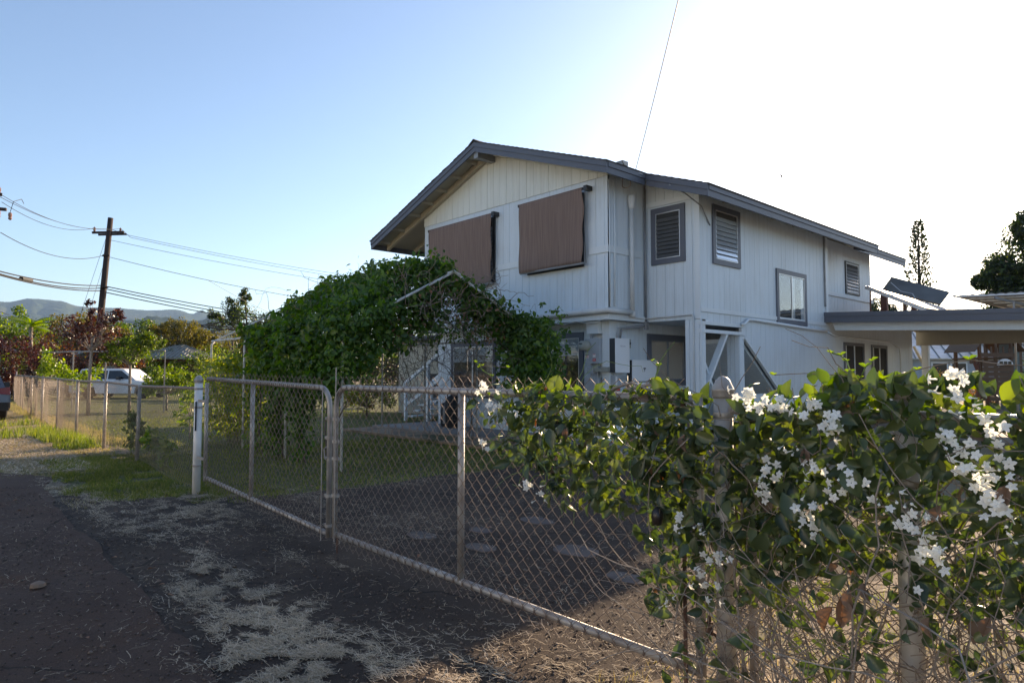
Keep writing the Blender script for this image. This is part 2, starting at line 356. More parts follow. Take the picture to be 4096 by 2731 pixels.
# ------------------------------------------------------------------ ground, road, lawn
def blob(pts, z, name, mat, jag=0.12, step=0.12, freq=1.7, seed=0):
    out = []
    for i, a in enumerate(pts):
        b = pts[(i+1) % len(pts)]; L = math.dist(a, b); m_ = max(1, int(L/step)) if L < 40 else 1
        nx_, ny_ = (b[1]-a[1])/L, -(b[0]-a[0])/L
        for j in range(m_):
            t = j/m_; x = a[0]+(b[0]-a[0])*t; y = a[1]+(b[1]-a[1])*t
            d = jag*(fn(x, y, seed, freq) + 0.5*fn(x, y, seed+5, freq*3.1) + 0.3*fn(x, y, seed+9, freq*8))
            out.append((x+nx_*d, y+ny_*d, z))
    mb = MB(); mb.poly(out)
    if name == 'road': mb = MB().prism(out, (0,0,-0.03))
    o = build(mb, name, mat); struct(o)
    if name != 'road' and o.data.polygons[0].normal.z < 0: o.data.flip_normals()
    return o
g = MB(); g.poly([(-20000,-20000,-0.004),(20000,-20000,-0.004),(20000,20000,-0.004),(-20000,20000,-0.004)]); struct(build(g, 'ground', 'far_ground'))
struct(blob([(-60,0.9),(-12.2,1.0),(-10.5,1.35),(-9.0,1.45),(-8.2,2.3),(-7.3,2.9),(-7.05,4.4),(-7.1,6.2),(-7.3,8.5),(-7.3,60),(-75,60)], 0.0, 'lawn', 'lawn_soil', 0.25))
struct(blob([(-90,1.15),(-13,1.0),(-11.2,1.55),(-10.8,2.2),(-12.5,2.6),(-90,2.6)], 0.004, 'dry_verge', 'dry_soil', 0.3, seed=4))
struct(blob([(-9.3,1.0),(-8.1,1.6),(-7.6,2.4),(-7.2,3.0),(-7.0,4.4),(-7.1,6.2),(-7.2,8.2),(9,8.2),(9,0.9),(-3,0.9)], 0.008, 'driveway', 'drive_asphalt', 0.16, seed=2))
struct(blob([(-120,0.82),(-11.5,0.88),(-10.4,1.4),(-9.3,1.2),(-8.2,1.16),(-5.7,1.09),(-3.1,1.03),(12,0.9),(12,-9),(-120,-9)], 0.020, 'road', 'road_asphalt', 0.07, freq=1.3, seed=3))
struct(blob([(-1.7,2.0),(-1.8,3.2),(-1.5,5.2),(-2.0,8.2),(9,8.2),(9,1.2),(-0.9,1.5)], 0.016, 'dry_grass_patch', 'dry_soil', 0.2, seed=6))

# low kerb-like lip where the road surface was laid
# walkway slab and planting bed before the house
s_ = MB(); s_.box(-14.2, -6.2, 8.35, 12.2, 0.0, 0.10); struct(build(s_, 'walkway_slab', 'concrete'))
s_ = MB(); s_.box(-14.2, -7.3, 7.55, 8.33, 0.0, 0.06); struct(build(s_, 'planting_bed', 'dry_soil'))
s_ = MB(); s_.box(-5.9, 0.5, 15.9, 23.5, 0.0, 0.09); struct(build(s_, 'patio_slab', 'concrete'))

# ------------------------------------------------------------------ chain link
def chain_mesh(x0, x1, z0, z1, y, p=0.0858, r=0.0019, sides=4, top=None, bottom=None, yfun=None):
    """woven wires: each zigzags between two columns of knuckles"""
    V = []; F = []; h = p/2; ni = int(round((x1-x0)/h)); nj = int(round((z1-z0)/h)); k = 0
    ang = [2*math.pi*(j+0.5)/sides for j in range(sides)]
    for i in range(ni):
        pts = []
        for j in range(nj+1):
            right = (j+i) % 2 == 0
            x = x0 + (i + (1.03 if right else -0.03))*h; z = z0 + j*h
            if top: t = (x-x0)/(x1-x0); zb = bottom[0]+(bottom[1]-bottom[0])*t; zt = top[0]+(top[1]-top[0])*t; z = zb+(zt-zb)*j/nj
            yy = (yfun(x) if yfun else y); dy = r*1.3 if right else -r*1.3
            jit = 0.0035*fn(x*7, z*7, i)
            pts.append((x+jit, yy+dy, z+jit))
            if 0 < j < nj: pts[-1] = (pts[-1][0], pts[-1][1], pts[-1][2]-0.1*h*0.3)
        for q, pnt in enumerate(pts):
            for a in ang: V.append((pnt[0]+r*math.cos(a)*1.25, pnt[1]+r*math.sin(a), pnt[2]+r*0.5*math.cos(a)*(1 if (q+i)%2 else -1)))
        for q in range(len(pts)-1):
            for s in range(sides): a = k+q*sides+s; b_ = k+q*sides+(s+1)%sides; F.append((a, b_, b_+sides, a+sides))
        k += len(pts)*sides
    return np.array(V), np.array(F)
def ring(mb, x, z, y, r=0.0235, w_=0.0022, n=10):
    mb.tube([(x+0.006*math.cos(a*1.0), y+r*math.cos(a), z+r*math.sin(a)) for a in [2*math.pi*i/n for i in range(n+1)]], w_, 4, False)
def clamp(mb, x, z, y, r=0.027, hgt=0.022, ear=-1):
    mb.lathe((x, y, z-hgt/2), [(r,0),(r,hgt)], 12)
    mb.box(min(x, x+ear*0.062), max(x, x+ear*0.062), y-0.006-r*0.2, y+0.006, z-hgt/2, z+hgt/2)

GY = 2.42
# left leaf
gl_ = thing('drive_gate', 'far left leaf of the chain-link double gate, its corner rounded at the top middle', 'gate', (-7.7, GY, 0), 'leaves of the double driveway gate')
def rail_z(x, a, b, xa, xb): return a+(b-a)*(x-xa)/(xb-xa)
xL, xC = -7.66, -4.76
tz = lambda x: rail_z(x, 1.315, 1.262, xL, xC); bz = lambda x: rail_z(x, 0.222, 0.128, xL, xC)
arc = [(xC-0.16+0.16*math.sin(a), GY, tz(xC)-0.16+0.16*math.cos(a)) for a in [i*math.pi/2/6 for i in range(7)]]
fr_ = MB().tube([(xL, GY, tz(xL))]+arc+[(xC, GY, bz(xC)-0.03)], 0.021, 12); build(fr_, 'frame_pipe', 'galvanised', gl_, True)
build(MB().tube([(xL+0.0, GY, bz(xL)), (xC-0.02, GY, bz(xC))], 0.021, 12), 'bottom_rail', 'galvanised', gl_, True)
build(MB().tube([(xL-0.03, GY, tz(xL)-0.05), (xL-0.03, GY, bz(xL)-0.04)], 0.021, 12), 'hinge_stile', 'galvanised', gl_, True)
build(MB().tube([(-6.35, GY, tz(-6.35)), (-6.35, GY, bz(-6.35))], 0.021, 12), 'middle_stile', 'galvanised', gl_, True)
V_, F_ = chain_mesh(xL+0.01, xC-0.08, 0.06, 1.37, GY-0.024, top=(tz(xL)+0.075, tz(xC)+0.085), bottom=(bz(xL)-0.075, bz(xC)-0.075)); struct(np_mesh('wire_mesh', V_, F_, 'rusty_wire', gl_), 'stuff')
mb = MB()
for i in range(33):
    x = xL+0.05+i*0.0858
    if x < xC-0.2: ring(mb, x, tz(x), GY)
    ring(mb, x, bz(x), GY)
struct(build(mb, 'tie_wire', 'rusty_wire', gl_), 'stuff')
build(MB().box(xC-0.075, xC-0.063, GY-0.032, GY-0.028, bz(xC)-0.06, tz(xC)-0.0), 'tension_bar', 'galvanised', gl_)
for z in (1.02, 0.87, 0.71, 0.42, 0.19): build((lambda q: (clamp(q, xC, z, GY), q)[1])(MB()), 'clamp', 'galvanised', gl_)
build(MB().tube([(xC, GY-0.02, 0.705), (xC+0.02, GY-0.05, 0.72), (xC+0.02, GY-0.055, 0.79), (xC+0.06, GY-0.055, 0.81)], 0.006, 6), 'latch', 'galvanised', gl_)
# right leaf
gr_ = thing('drive_gate', 'near right leaf of the chain-link double gate with jasmine hanging over its top rail', 'gate', (-1.5, GY, 0), 'leaves of the double driveway gate')
xA, xB = -4.66, -1.49
tz2 = lambda x: rail_z(x, 1.268, 1.268, xA, xB); bz2 = lambda x: rail_z(x, 0.146, 0.155, xA, xB)
arc = [(xA+0.16-0.16*math.sin(a), GY, tz2(xA)-0.16+0.16*math.cos(a)) for a in [i*math.pi/2/6 for i in range(6,-1,-1)]]
build(MB().tube([(xA, GY, bz2(xA)-0.03)]+arc+[(xB, GY, tz2(xB))], 0.021, 12), 'frame_pipe', 'galvanised', gr_, True)
build(MB().tube([(xA+0.02, GY, bz2(xA)), (xB-0.02, GY, bz2(xB))], 0.021, 12), 'bottom_rail', 'galvanised', gr_, True)
build(MB().tube([(xB, GY, tz2(xB)+0.01), (xB, GY, bz2(xB)-0.05)], 0.021, 12), 'hinge_stile', 'galvanised', gr_, True)
build(MB().tube([(-3.09, GY, tz2(-3.09)), (-3.09, GY, bz2(-3.09))], 0.021, 12), 'middle_stile', 'galvanised', gr_, True)
V_, F_ = chain_mesh(xA+0.03, xB-0.05, 0.06, 1.37, GY-0.024, sides=5, top=(1.355,1.355), bottom=(0.065,0.075)); struct(np_mesh('wire_mesh', V_, F_, 'rusty_wire', gr_), 'stuff')
mb = MB()
for i in range(36): ring(mb, xA+0.07+i*0.0858, bz2(-3), GY)
for i in (3, 9, 14, 19, 24, 30, 35): ring(mb, xA+0.07+i*0.0858, tz2(-3), GY)
struct(build(mb, 'tie_wire', 'rusty_wire', gr_), 'stuff')
build(MB().box(xB-0.062, xB-0.046, GY-0.034, GY-0.028, 0.07, 1.31), 'tension_bar', 'rust', gr_)
build(MB().box(xA+0.045, xA+0.057, GY-0.032, GY-0.028, 0.1, 1.42), 'tension_bar', 'galvanised', gr_)
for z in (1.02, 0.85, 0.72, 0.44): build((lambda q: (clamp(q, xA, z, GY, ear=1), q)[1])(MB()), 'clamp', 'galvanised', gr_)
for z in (0.78, 0.36, 0.205): build((lambda q: (clamp(q, xB, z, GY), q)[1])(MB()), 'clamp', 'galvanised', gr_)
build(MB().tube([(xA+0.045, GY, 0.14), (xA+0.045, GY, -0.05)], 0.008, 8), 'drop_rod', 'rust', gr_)
hb = MB(); hb.lathe((xB+0.045, GY-0.01, 0.33), [(0.016,0),(0.016,0.045)], 10); hb.tube([(xB+0.045, GY-0.01, 0.32), (xB+0.045, GY-0.01, 0.395)], 0.009, 8); hb.beam((xB+0.045, GY, 0.33), (xB+0.115, GY, 0.315), 0.012, 0.014); build(hb, 'hinge', 'rust', gr_)
def big_post(x, top, r, label, lean=0.0, name='gate_post', group='thick pipe posts', rust=True):
    t = thing(name, label, 'post', (x, GY, 0), group)
    build(MB().tube([(x, GY, -0.1), (x+lean, GY, top-0.075)], r, 20), 'pipe', 'painted_post' if x < -5 else 'galvanised_post', t, True)
    build(MB().lathe((x+lean, GY, top-0.08), [(r+0.004,0),(r+0.006,0.006),(r+0.006,0.026),(r+0.009,0.030),(r+0.006,0.036),(r*0.92,0.055),(r*0.72,0.072),(r*0.4,0.083),(0.001,0.087)], 24), 'cap', 'galvanised', t, True)
    for z in (top-0.16, top-0.37, 0.31): build(MB().lathe((x+lean*0.8, GY, z), [(r+0.002,0),(r+0.003,0.002),(r+0.003,0.022),(r+0.002,0.024)], 20), 'band', 'galvanised', t, True)
    return t
pl = big_post(-7.99, 1.345, 0.044, 'thick silver pipe post between the far gate leaf and the long fence', 0.012)
build(MB().box(-7.945, -7.935, GY-0.044, GY-0.03, 0.72, 1.05), 'dark_slot', 'black_rubber', pl)
build(MB().beam((-7.95, GY-0.01, 0.42), (-7.7, GY-0.01, 0.42), 0.012, 0.03), 'hinge', 'galvanised', pl)
build(MB().beam((-7.95, GY-0.01, 1.06), (-7.7, GY-0.01, 1.06), 0.012, 0.03), 'hinge', 'galvanised', pl)
big_post(-1.375, 1.36, 0.0375, 'thick silver pipe post with a dome cap standing by the near gate leaf')
big_post(-0.715, 1.375, 0.036, 'thick silver pipe post with a dome cap wrapped in jasmine on the right')

# long fence on the left
fl = thing('chain_link_fence', 'long rusty chain-link fence running away along the dry verge on the left', 'fence', (-8, GY, 0))
FP = [(-8.02,2.42,1.20),(-11.5,2.60,1.17),(-13.8,2.58,1.21),(-16.3,2.54,1.21),(-19.55,2.64,1.23),(-22.65,2.70,1.25),(-26.4,2.85,1.26),(-31.5,3.08,1.27),(-38.0,3.5,1.27),(-46.0,4.15,1.27)]
def fpt(x):
    for a, b in zip(FP, FP[1:]):
        if b[0] <= x <= a[0]:
            t = (x-a[0])/(b[0]-a[0]); return a[1]+(b[1]-a[1])*t, a[2]+(b[2]-a[2])*t
    return FP[-1][1:]
for i, (x, y, z) in enumerate(FP[1:]):
    build(MB().tube([(x, y, -0.05), (x-0.03*((i*7)%3-1), y+0.01, z+(0.18 if i == 7 else 0.01))], 0.027, 10), 'post', 'galvanised', fl, True)
build(MB().tube([(x, y+0.03, z) for x, y, z in FP], 0.020, 8), 'top_rail', 'fence_wire', fl, True)
for seg, (a, b) in enumerate(zip(FP, FP[1:])):
    L = a[0]-b[0]; big = 1 if seg < 4 else 1.6
    V_, F_ = chain_mesh(b[0], a[0], 0.0, 1.2, a[1], sides=4 if seg < 4 else 3, p=0.0858*big, r=0.0019*(1 if seg < 3 else 1.25),
        top=(b[2]-0.01, a[2]-0.01), bottom=(0.06, 0.05), yfun=lambda x: fpt(x)[0]-0.03+0.02*math.sin(x*2.2))
    struct(np_mesh('wire_mesh', V_, F_, 'fence_wire', fl), 'stuff')
# fence on the right, behind the jasmine
fr2 = thing('chain_link_fence', 'short chain-link fence almost hidden by the white-flowered jasmine', 'fence', (-1.3, GY, 0))
build(MB().tube([(-1.34, GY, 1.235), (1.2, GY, 1.235)], 0.021, 10), 'top_rail', 'galvanised', fr2, True)
V_, F_ = chain_mesh(-1.31, 1.2, 0.05, 1.25, GY-0.024); struct(np_mesh('wire_mesh', V_, F_, 'rusty_wire', fr2), 'stuff')
build(MB().tube([(-1.27, GY+0.02, 0), (-1.27, GY+0.02, 1.2)], 0.018, 10), 'post', 'galvanised', fr2, True)
build(MB().tube([(1.2, GY, 0), (1.2, GY, 1.3)], 0.025, 10), 'post', 'galvanised', fr2, True)

# ------------------------------------------------------------------ the house
def ab(mb, ax, pl, sg, a0, a1, z0, z1, d0, d1):
    """box on a wall: ax 'x' or 'y' = the direction it runs, pl its plane, d0..d1 outwards"""
    p, q = sorted((pl+sg*d0, pl+sg*d1))
    return mb.box(a0, a1, p, q, z0, z1) if ax == 'x' else mb.box(p, q, a0, a1, z0, z1)
def siding(parent, mat, ax, pl, sg, a0, a1, zb, zt, holes=(), bw=0.203, gap=0.0065, th=0.013, org=0.0):
    zb_ = zb if callable(zb) else (lambda a: zb); zt_ = zt if callable(zt) else (lambda a: zt)
    i = math.floor((a0-org)/bw)
    while org+i*bw < a1-0.01:
        s = max(a0, org+i*bw+gap/2); e = min(a1, org+(i+1)*bw-gap/2); i += 1
        if e-s < 0.01: continue
        cuts = sorted({s, e} | {h[0] for h in holes if s < h[0] < e} | {h[1] for h in holes if s < h[1] < e})
        mb = MB()
        for c0, c1 in zip(cuts, cuts[1:]):
            mid = (c0+c1)/2; spans = [(None, None)]
            hz = sorted((h[2], h[3]) for h in holes if h[0] < mid < h[1])
            spans = []; low = None
            for z0, z1 in hz: spans.append((low, z0)); low = z1
            spans.append((low, None))
            for lo, hi in spans:
                la, lb = (zb_(c0), zb_(c1)) if lo is None else (lo, lo)
                ha, hb_ = (zt_(c0), zt_(c1)) if hi is None else (hi, hi)
                la = max(la, zb_(c0)); lb = max(lb, zb_(c1)); ha = min(ha, zt_(c0)); hb_ = min(hb_, zt_(c1))
                if ha-la < 0.005 and hb_-lb < 0.005: continue
                P = []
                q = [(c0, la), (c1, lb), (c1, hb_), (c0, ha)]
                d = 0.0008*((i*13) % 3)
                pts = [(a, pl, z) if ax == 'x' else (pl, a, z) for a, z in q]
                build(MB().prism(pts, (0, sg*(th+d), 0) if ax == 'x' else (sg*(th+d), 0, 0)), 'board', mat, parent)
ZR = lambda x: 6.43 - 0.355*abs(x+10.92)
ZU = lambda x: ZR(x) - 0.10
house = thing('two_storey_house', 'pale two-storey house of grooved boards with slate trim and a low gable roof', 'house', (-10.6, 9.45, 0))
def wall(ax, pl, sg, a0, a1, zb, zt, name='wall', mat='siding_paint', th=0.04):
    zt_ = zt if callable(zt) else (lambda a: zt)
    n_ = 24 if callable(zt) else 1; mb = MB()
    pts = [(a0, zb), (a1, zb)] + [(a1+(a0-a1)*i/n_, zt_(a1+(a0-a1)*i/n_)) for i in range(n_+1)]
    pts = [(a, pl, z) if ax == 'x' else (pl, a, z) for a, z in pts]
    mb.prism(pts, (0, -sg*th, 0) if ax == 'x' else (-sg*th, 0, 0))
    return build(mb, name, mat, house)
def trim(ax, pl, sg, a0, a1, z0, z1, d0=0.0, d1=0.03, mat='trim_light', name='trim_board', parent=None):
    return build(ab(MB(), ax, pl, sg, a0, a1, z0, z1, d0, d1), name, mat, parent or house)
YF, X1, Y2, X2, X3 = 9.45, -7.667, 10.6, -6.447, -7.0
# solid inner shell so that no light leaks
sh = MB(); ys0, ys1 = 9.56, 20.8
sh.prism([(-13.5, ys0, 2.40), (-7.75, ys0, 2.40), (-7.75, ys0, ZR(-7.75)-0.14), (-10.92, ys0, ZR(-10.92)-0.14), (-13.5, ys0, ZR(-13.5)-0.14)], (0, ys1-ys0, 0))
sh.box(-7.75, -6.53, 10.70, 16.25, 2.40, 4.62); sh.box(-7.75, -7.08, 16.26, 20.78, 2.40, 4.85)
sh.box(-13.4, -7.95, 9.9, 20.0, 0.1, 2.36); sh.box(-7.95, -6.53, 14.3, 22.5, 0.1, 2.36); sh.box(-7.95, -6.53, 16.4, 22.5, 2.37, 2.77)
build(sh, 'inner_shell', 'interior', house)
fl_ = MB(); fl_.box(-13.57, X1-0.002, YF+0.002, 20.8, 2.37, 2.397); fl_.box(X1+0.002, X2-0.002, Y2+0.002, 16.3, 2.372, 2.397); build(fl_, 'floor_underside', 'siding_paint', house)
# front gable wall
wf = wall('x', YF+0.013, -1, -13.58, X1, 2.37, lambda x: ZU(x)-0.01, 'front_wall')
h1 = (-13.05, -10.85, 3.38, 4.86); h2 = (-9.80, -8.25, 3.42, 4.86)
siding(wf, 'siding_paint', 'x', YF+0.013, -1, -13.58, X1, 2.48, 5.065, (h1, h2), org=-10.187)
siding(wf, 'gable_paint', 'x', YF+0.0, -1, -13.60, X1+0.0, 5.07, lambda x: ZU(x)-0.012, org=-10.27, bw=0.215)
trim('x', YF, -1, -13.6, X1+0.03, 2.37, 2.478, 0.0, 0.02)
for a0, a1 in ((-13.6, -13.2), (-10.78, -9.93), (-8.12, X1+0.022)): trim('x', YF, -1, a0, a1, 3.625, 3.756, 0.004, 0.024)
# recessed side wall and second front wall
wr = wall('y', X1-0.013, 1, YF+0.06, Y2, 2.37, ZU(X1)-0.01, 'recess_wall')
siding(wr, 'siding_paint', 'y', X1-0.013, 1, YF+0.002, Y2, 2.48, ZU(X1)-0.012, org=9.52)
trim('y', X1, 1, YF, Y2-0.03, 2.37, 2.478, 0.0, 0.02)
trim('y', X1, 1, YF, Y2-0.1, 3.625, 3.756, 0.004, 0.022)
w2 = wall('x', Y2+0.013, -1, X1, X2, 2.37, lambda x: ZU(x)-0.01, 'front_wall')
hl = (-7.50, -6.74, 3.47, 4.575)
siding(w2, 'siding_paint', 'x', Y2+0.013, -1, X1+0.03, -6.545, 2.372, 4.615, (hl,), org=-7.60, bw=0.2)
siding(w2, 'siding_paint', 'x', Y2+0.013, -1, X1+0.03, -6.545, 4.715, lambda x: ZU(x)-0.012, org=-7.60, bw=0.2)
trim('x', Y2, -1, X1+0.03, -6.545, 4.62, 4.712, 0, 0.022)
trim('x', Y2, -1, -6.54, X2+0.012, 2.372, ZU(-6.5)-0.01, 0, 0.024)
trim('x', Y2, -1, X1+0.002, X1+0.027, 2.37, ZU(X1)-0.02, 0, 0.03, 'conduit_grey', 'corner_strip')
# long right wall
wl = wall('y', X2-0.013, 1, Y2+0.05, 16.3, 2.35, ZU(X2)-0.01, 'side_wall')
hv = (11.03, 12.06, 3.44, 4.575); hs = (13.60, 15.08, 2.44, 3.63)
siding(wl, 'siding_paint', 'y', X2-0.013, 1, Y2-0.001, 16.16, 2.585, ZU(X2)-0.012, (hv, hs), org=10.85)
trim('y', X2, 1, Y2+0.0, 16.3, 2.505, 2.582, 0, 0.022)
trim('y', X2, 1, 16.165, 16.30, 2.60, ZU(X2)-0.012, -0.01, 0.03)
trim('y', X2, 1, 16.11, 16.155, 2.97, 4.7, 0.002, 0.04, 'conduit_grey', 'downpipe')
we = wall('y', X3-0.013, 1, 16.3, 20.85, 2.35, ZU(X3)-0.01, 'side_wall')
hw = (18.92, 19.92, 3.56, 4.48)
siding(we, 'siding_paint', 'y', X3-0.013, 1, 16.3, 20.85, 2.7, ZU(X3)-0.012, (hw,), org=16.35)
trim('y', X3, 1, 16.31, 20.93, 3.43, 3.535, 0, 0.05)
# lower storey
wlo = wall('x', 9.813, -1, -13.47, -7.87, 0.1, 2.366, 'lower_wall')
wA = (-12.90, -11.22, 0.80, 2.10); wB = (-10.42, -8.575, 0.78, 2.19)
siding(wlo, 'siding_paint', 'x', 9.813, -1, -13.47, -7.87, 0.1, 2.366, (wA, wB), org=-10.22)
build(MB().box(-8.03, -7.85, 9.70, 9.90, 0.1, 2.366), 'corner_post', 'trim_light', house)
build(MB().box(-8.33, -8.04, 9.60, 9.797, 2.13, 2.366), 'boxed_beam', 'trim_light', house)
wlr = wall('y', -7.863, 1, 9.9, 14.2, 0.1, 2.366, 'lower_wall')
wC = (10.88, 12.30, 1.11, 2.17)
siding(wlr, 'siding_paint', 'y', -7.863, 1, 9.905, 14.2, 0.1, 2.366, (wC,), org=10.02)
wnb = wall('x', 14.2, -1, -7.85, X2-0.06, 0.1, 2.366, 'lower_wall')
diag = lambda y: 2.10 - (y-12.19)*0.735 if y < 13.83 else 0.1
wlx = wall('y', X2-0.013, 1, 13.83, 22.6, 0.1, lambda y: 2.5 if y < 16.32 else 2.76, 'lower_wall')
dA = (17.3, 18.5, 0.1, 2.07); dB = (19.2, 20.25, 0.1, 2.06)
siding(wlx, 'siding_paint', 'y', X2-0.013, 1, 12.2, 13.82, diag, 2.503, org=12.28)
siding(wlx, 'siding_paint', 'y', X2-0.013, 1, 13.83, 16.3, 0.1, 2.503, org=12.28)
siding(wlx, 'siding_paint', 'y', X2-0.013, 1, 16.303, 22.6, 0.1, 2.76, (dA, dB), org=12.28)
siding(wlx, 'siding_paint', 'y', X2-0.013, 1, Y2, 12.2, 2.335, 2.503, org=10.85)
siding(wlx, 'siding_paint', 'y', X2-0.06, 1, 12.2, 13.9, 0.1, 0.95, org=12.28)
build(MB().beam((X2+0.004, 12.19, 2.075), (X2+0.004, 14.0, 2.075-1.81*0.735), 0.05, 0.06, (1,0,0)), 'stair_stringer', 'trim_light', house)
build(MB().prism([(X2-0.08, 12.19, 2.07), (X2-0.08, 13.82, 0.87), (X2-0.08, 13.82, 0.80), (X2-0.08, 12.19, 1.98)], (-1.2, 0, 0)), 'stair_underside', 'siding_paint', house)
trim('y', X2, 1, Y2-0.02, 12.22, 2.272, 2.333, -0.06, 0.02, name='beam')
trim('y', X2, 1, Y2-0.02, 12.22, 2.122, 2.186, -0.06, 0.02, name='beam')
trim('y', X2, 1, 12.08, 12.215, 2.188, 2.27, -0.05, 0.012, name='block')
pst = build(MB().box(-6.767, X2-0.0, Y2+0.005, Y2+0.16, 0.1, 2.366), 'corner_post', 'trim_light', house)
for xa, xb in ((-6.765, -6.68), (-6.672, -6.60), (-6.592, -6.475), (-6.467, -6.42)): build(MB().box(xa, xb, Y2-0.012, Y2+0.004, 0.1, 2.36), 'board', 'siding_paint', pst)
cl = build(MB().box(-6.72, X2-0.002, 12.03, 12.19, 0.1, 2.12), 'closet', 'siding_paint', house)
for xa, xb in ((-6.72, -6.65), (-6.643, -6.56), (-6.553, -6.46)): build(MB().box(xa, xb, 12.012, 12.028, 0.1, 2.115), 'board', 'siding_paint', cl)
build(MB().beam((-6.50, 11.56, 2.14), (-6.50, 10.62, 0.86), 0.05, 0.12, (1,0,0)), 'cross_brace', 'trim_light', house)
build(MB().beam((-6.56, 10.72, 1.78), (-6.56, 11.60, 0.33), 0.05, 0.09, (1,0,0)), 'cross_brace', 'trim_light', house)
# roof
rf = MB(); SL = 0.355
def slab_(x0, x1, y0, y1, t0=0.0, t1=0.09):
    return [(x0, y0, ZR(x0)-t1), (x1, y0, ZR(x1)-t1), (x1, y1, ZR(x1)-t1), (x0, y1, ZR(x0)-t1), (x0, y0, ZR(x0)-t0), (x1, y0, ZR(x1)-t0), (x1, y1, ZR(x1)-t0), (x0, y1, ZR(x0)-t0)]
for a in ((-15.26, -10.92, 8.93, 21.3), (-10.92, -7.24, 8.93, 21.3), (-7.24, -6.52, 10.08, 21.3), (-6.52, -5.95, 10.08, 18.28), (-7.24, -6.52, 21.3, 22.38)): rf.hexa(slab_(*a, 0.004, 0.09))
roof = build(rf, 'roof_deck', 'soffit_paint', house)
sg_ = MB(); rr = random.Random(3)
def courses(x0, x1, y0, y1):
    n_ = int(abs(x1-x0)/0.14)
    for i in range(n_):
        a = x0+(x1-x0)*i/n_; b = x0+(x1-x0)*(i+1)/n_; ov = rr.uniform(0.0, 0.018)
        t = 0.006; sg = 1 if x1 > x0 else -1
        sg_.hexa([(min(a,b), y0-ov, ZR(min(a,b))), (max(a,b), y0-ov, ZR(max(a,b))), (max(a,b), y1+ov, ZR(max(a,b))), (min(a,b), y1+ov, ZR(min(a,b))),
                  (min(a,b), y0-ov, ZR(min(a,b))+(t if sg > 0 else t+0.014)), (max(a,b), y0-ov, ZR(max(a,b))+(t+0.014 if sg > 0 else t)), (max(a,b), y1+ov, ZR(max(a,b))+(t+0.014 if sg > 0 else t)), (min(a,b), y1+ov, ZR(min(a,b))+(t if sg > 0 else t+0.014))])
courses(-10.92, -15.30, 8.86, 21.35); courses(-10.92, -7.2, 8.86, 21.35); courses(-7.2, -5.90, 10.02, 18.32); courses(-7.2, -6.47, 18.33, 22.42)
struct(build(sg_, 'shingles', 'shingle', roof), 'stuff')
build(MB().prism([(-11.1, 8.85, ZR(-11.1)+0.02), (-10.92, 8.85, 6.455), (-10.74, 8.85, ZR(-10.74)+0.02), (-10.92, 8.85, 6.49)], (0, 12.4, 0)), 'ridge_cap', 'shingle', roof)
def rake(x0, x1, y, name='rake_fascia'):
    for (ta, tb, y0, y1) in ((0.003, 0.105, y-0.03, y+0.02), (0.106, 0.218, y-0.012, y+0.024)):
        xs = sorted({x0, x1} | ({-10.92} if x0 < -10.92 < x1 else set()))
        pts = [(x, y0, ZR(x)-ta) for x in xs] + [(x, y0, ZR(x)-tb) for x in reversed(xs)]
        build(MB().prism(pts, (0, y1-y0, 0)), name, 'trim_slate', roof)
rake(-15.28, -7.22, 8.90); rake(-7.22, -5.93, 10.05)
rake(-6.5, -5.93, 18.29)
def eave(x, y0, y1, sg):
    for ta, tb, d0, d1 in ((0.003, 0.105, -0.02, 0.03), (0.106, 0.218, -0.024, 0.012)):
        xa, xb = sorted((x+sg*d0, x+sg*d1)); build(MB().box(xa, xb, y0, y1, ZR(x)-tb, ZR(x)-ta), 'eave_fascia', 'trim_slate', roof)
eave(-7.24, 8.925, 10.02, 1); eave(-5.95, 10.075, 18.30, 1); eave(-6.52, 18.33, 22.40, 1); eave(-15.27, 8.925, 21.3, -1)
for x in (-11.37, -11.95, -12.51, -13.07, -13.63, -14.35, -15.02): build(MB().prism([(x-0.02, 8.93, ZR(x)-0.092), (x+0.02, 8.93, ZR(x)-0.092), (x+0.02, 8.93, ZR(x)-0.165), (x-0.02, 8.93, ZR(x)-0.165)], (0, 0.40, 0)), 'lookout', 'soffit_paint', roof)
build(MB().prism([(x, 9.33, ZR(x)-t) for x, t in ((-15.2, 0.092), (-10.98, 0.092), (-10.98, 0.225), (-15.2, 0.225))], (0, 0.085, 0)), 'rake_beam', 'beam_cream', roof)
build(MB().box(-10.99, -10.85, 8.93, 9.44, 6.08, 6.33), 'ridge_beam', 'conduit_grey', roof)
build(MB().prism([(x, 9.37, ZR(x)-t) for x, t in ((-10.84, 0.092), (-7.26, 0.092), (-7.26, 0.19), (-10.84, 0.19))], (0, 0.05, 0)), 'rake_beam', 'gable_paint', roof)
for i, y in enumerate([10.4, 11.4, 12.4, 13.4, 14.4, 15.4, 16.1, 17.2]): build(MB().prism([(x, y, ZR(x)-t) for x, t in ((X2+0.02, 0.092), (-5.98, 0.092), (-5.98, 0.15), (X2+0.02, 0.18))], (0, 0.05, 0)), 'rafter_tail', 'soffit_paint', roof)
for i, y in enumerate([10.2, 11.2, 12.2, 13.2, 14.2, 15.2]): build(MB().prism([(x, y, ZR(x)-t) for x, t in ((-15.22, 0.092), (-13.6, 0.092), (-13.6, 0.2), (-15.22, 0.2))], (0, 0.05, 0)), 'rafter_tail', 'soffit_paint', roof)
build(MB().box(-7.42, -7.27, 9.4, 9.56, ZR(-7.35)+0.012, ZR(-7.35)+0.09), 'roof_vent', 'galvanised', roof)
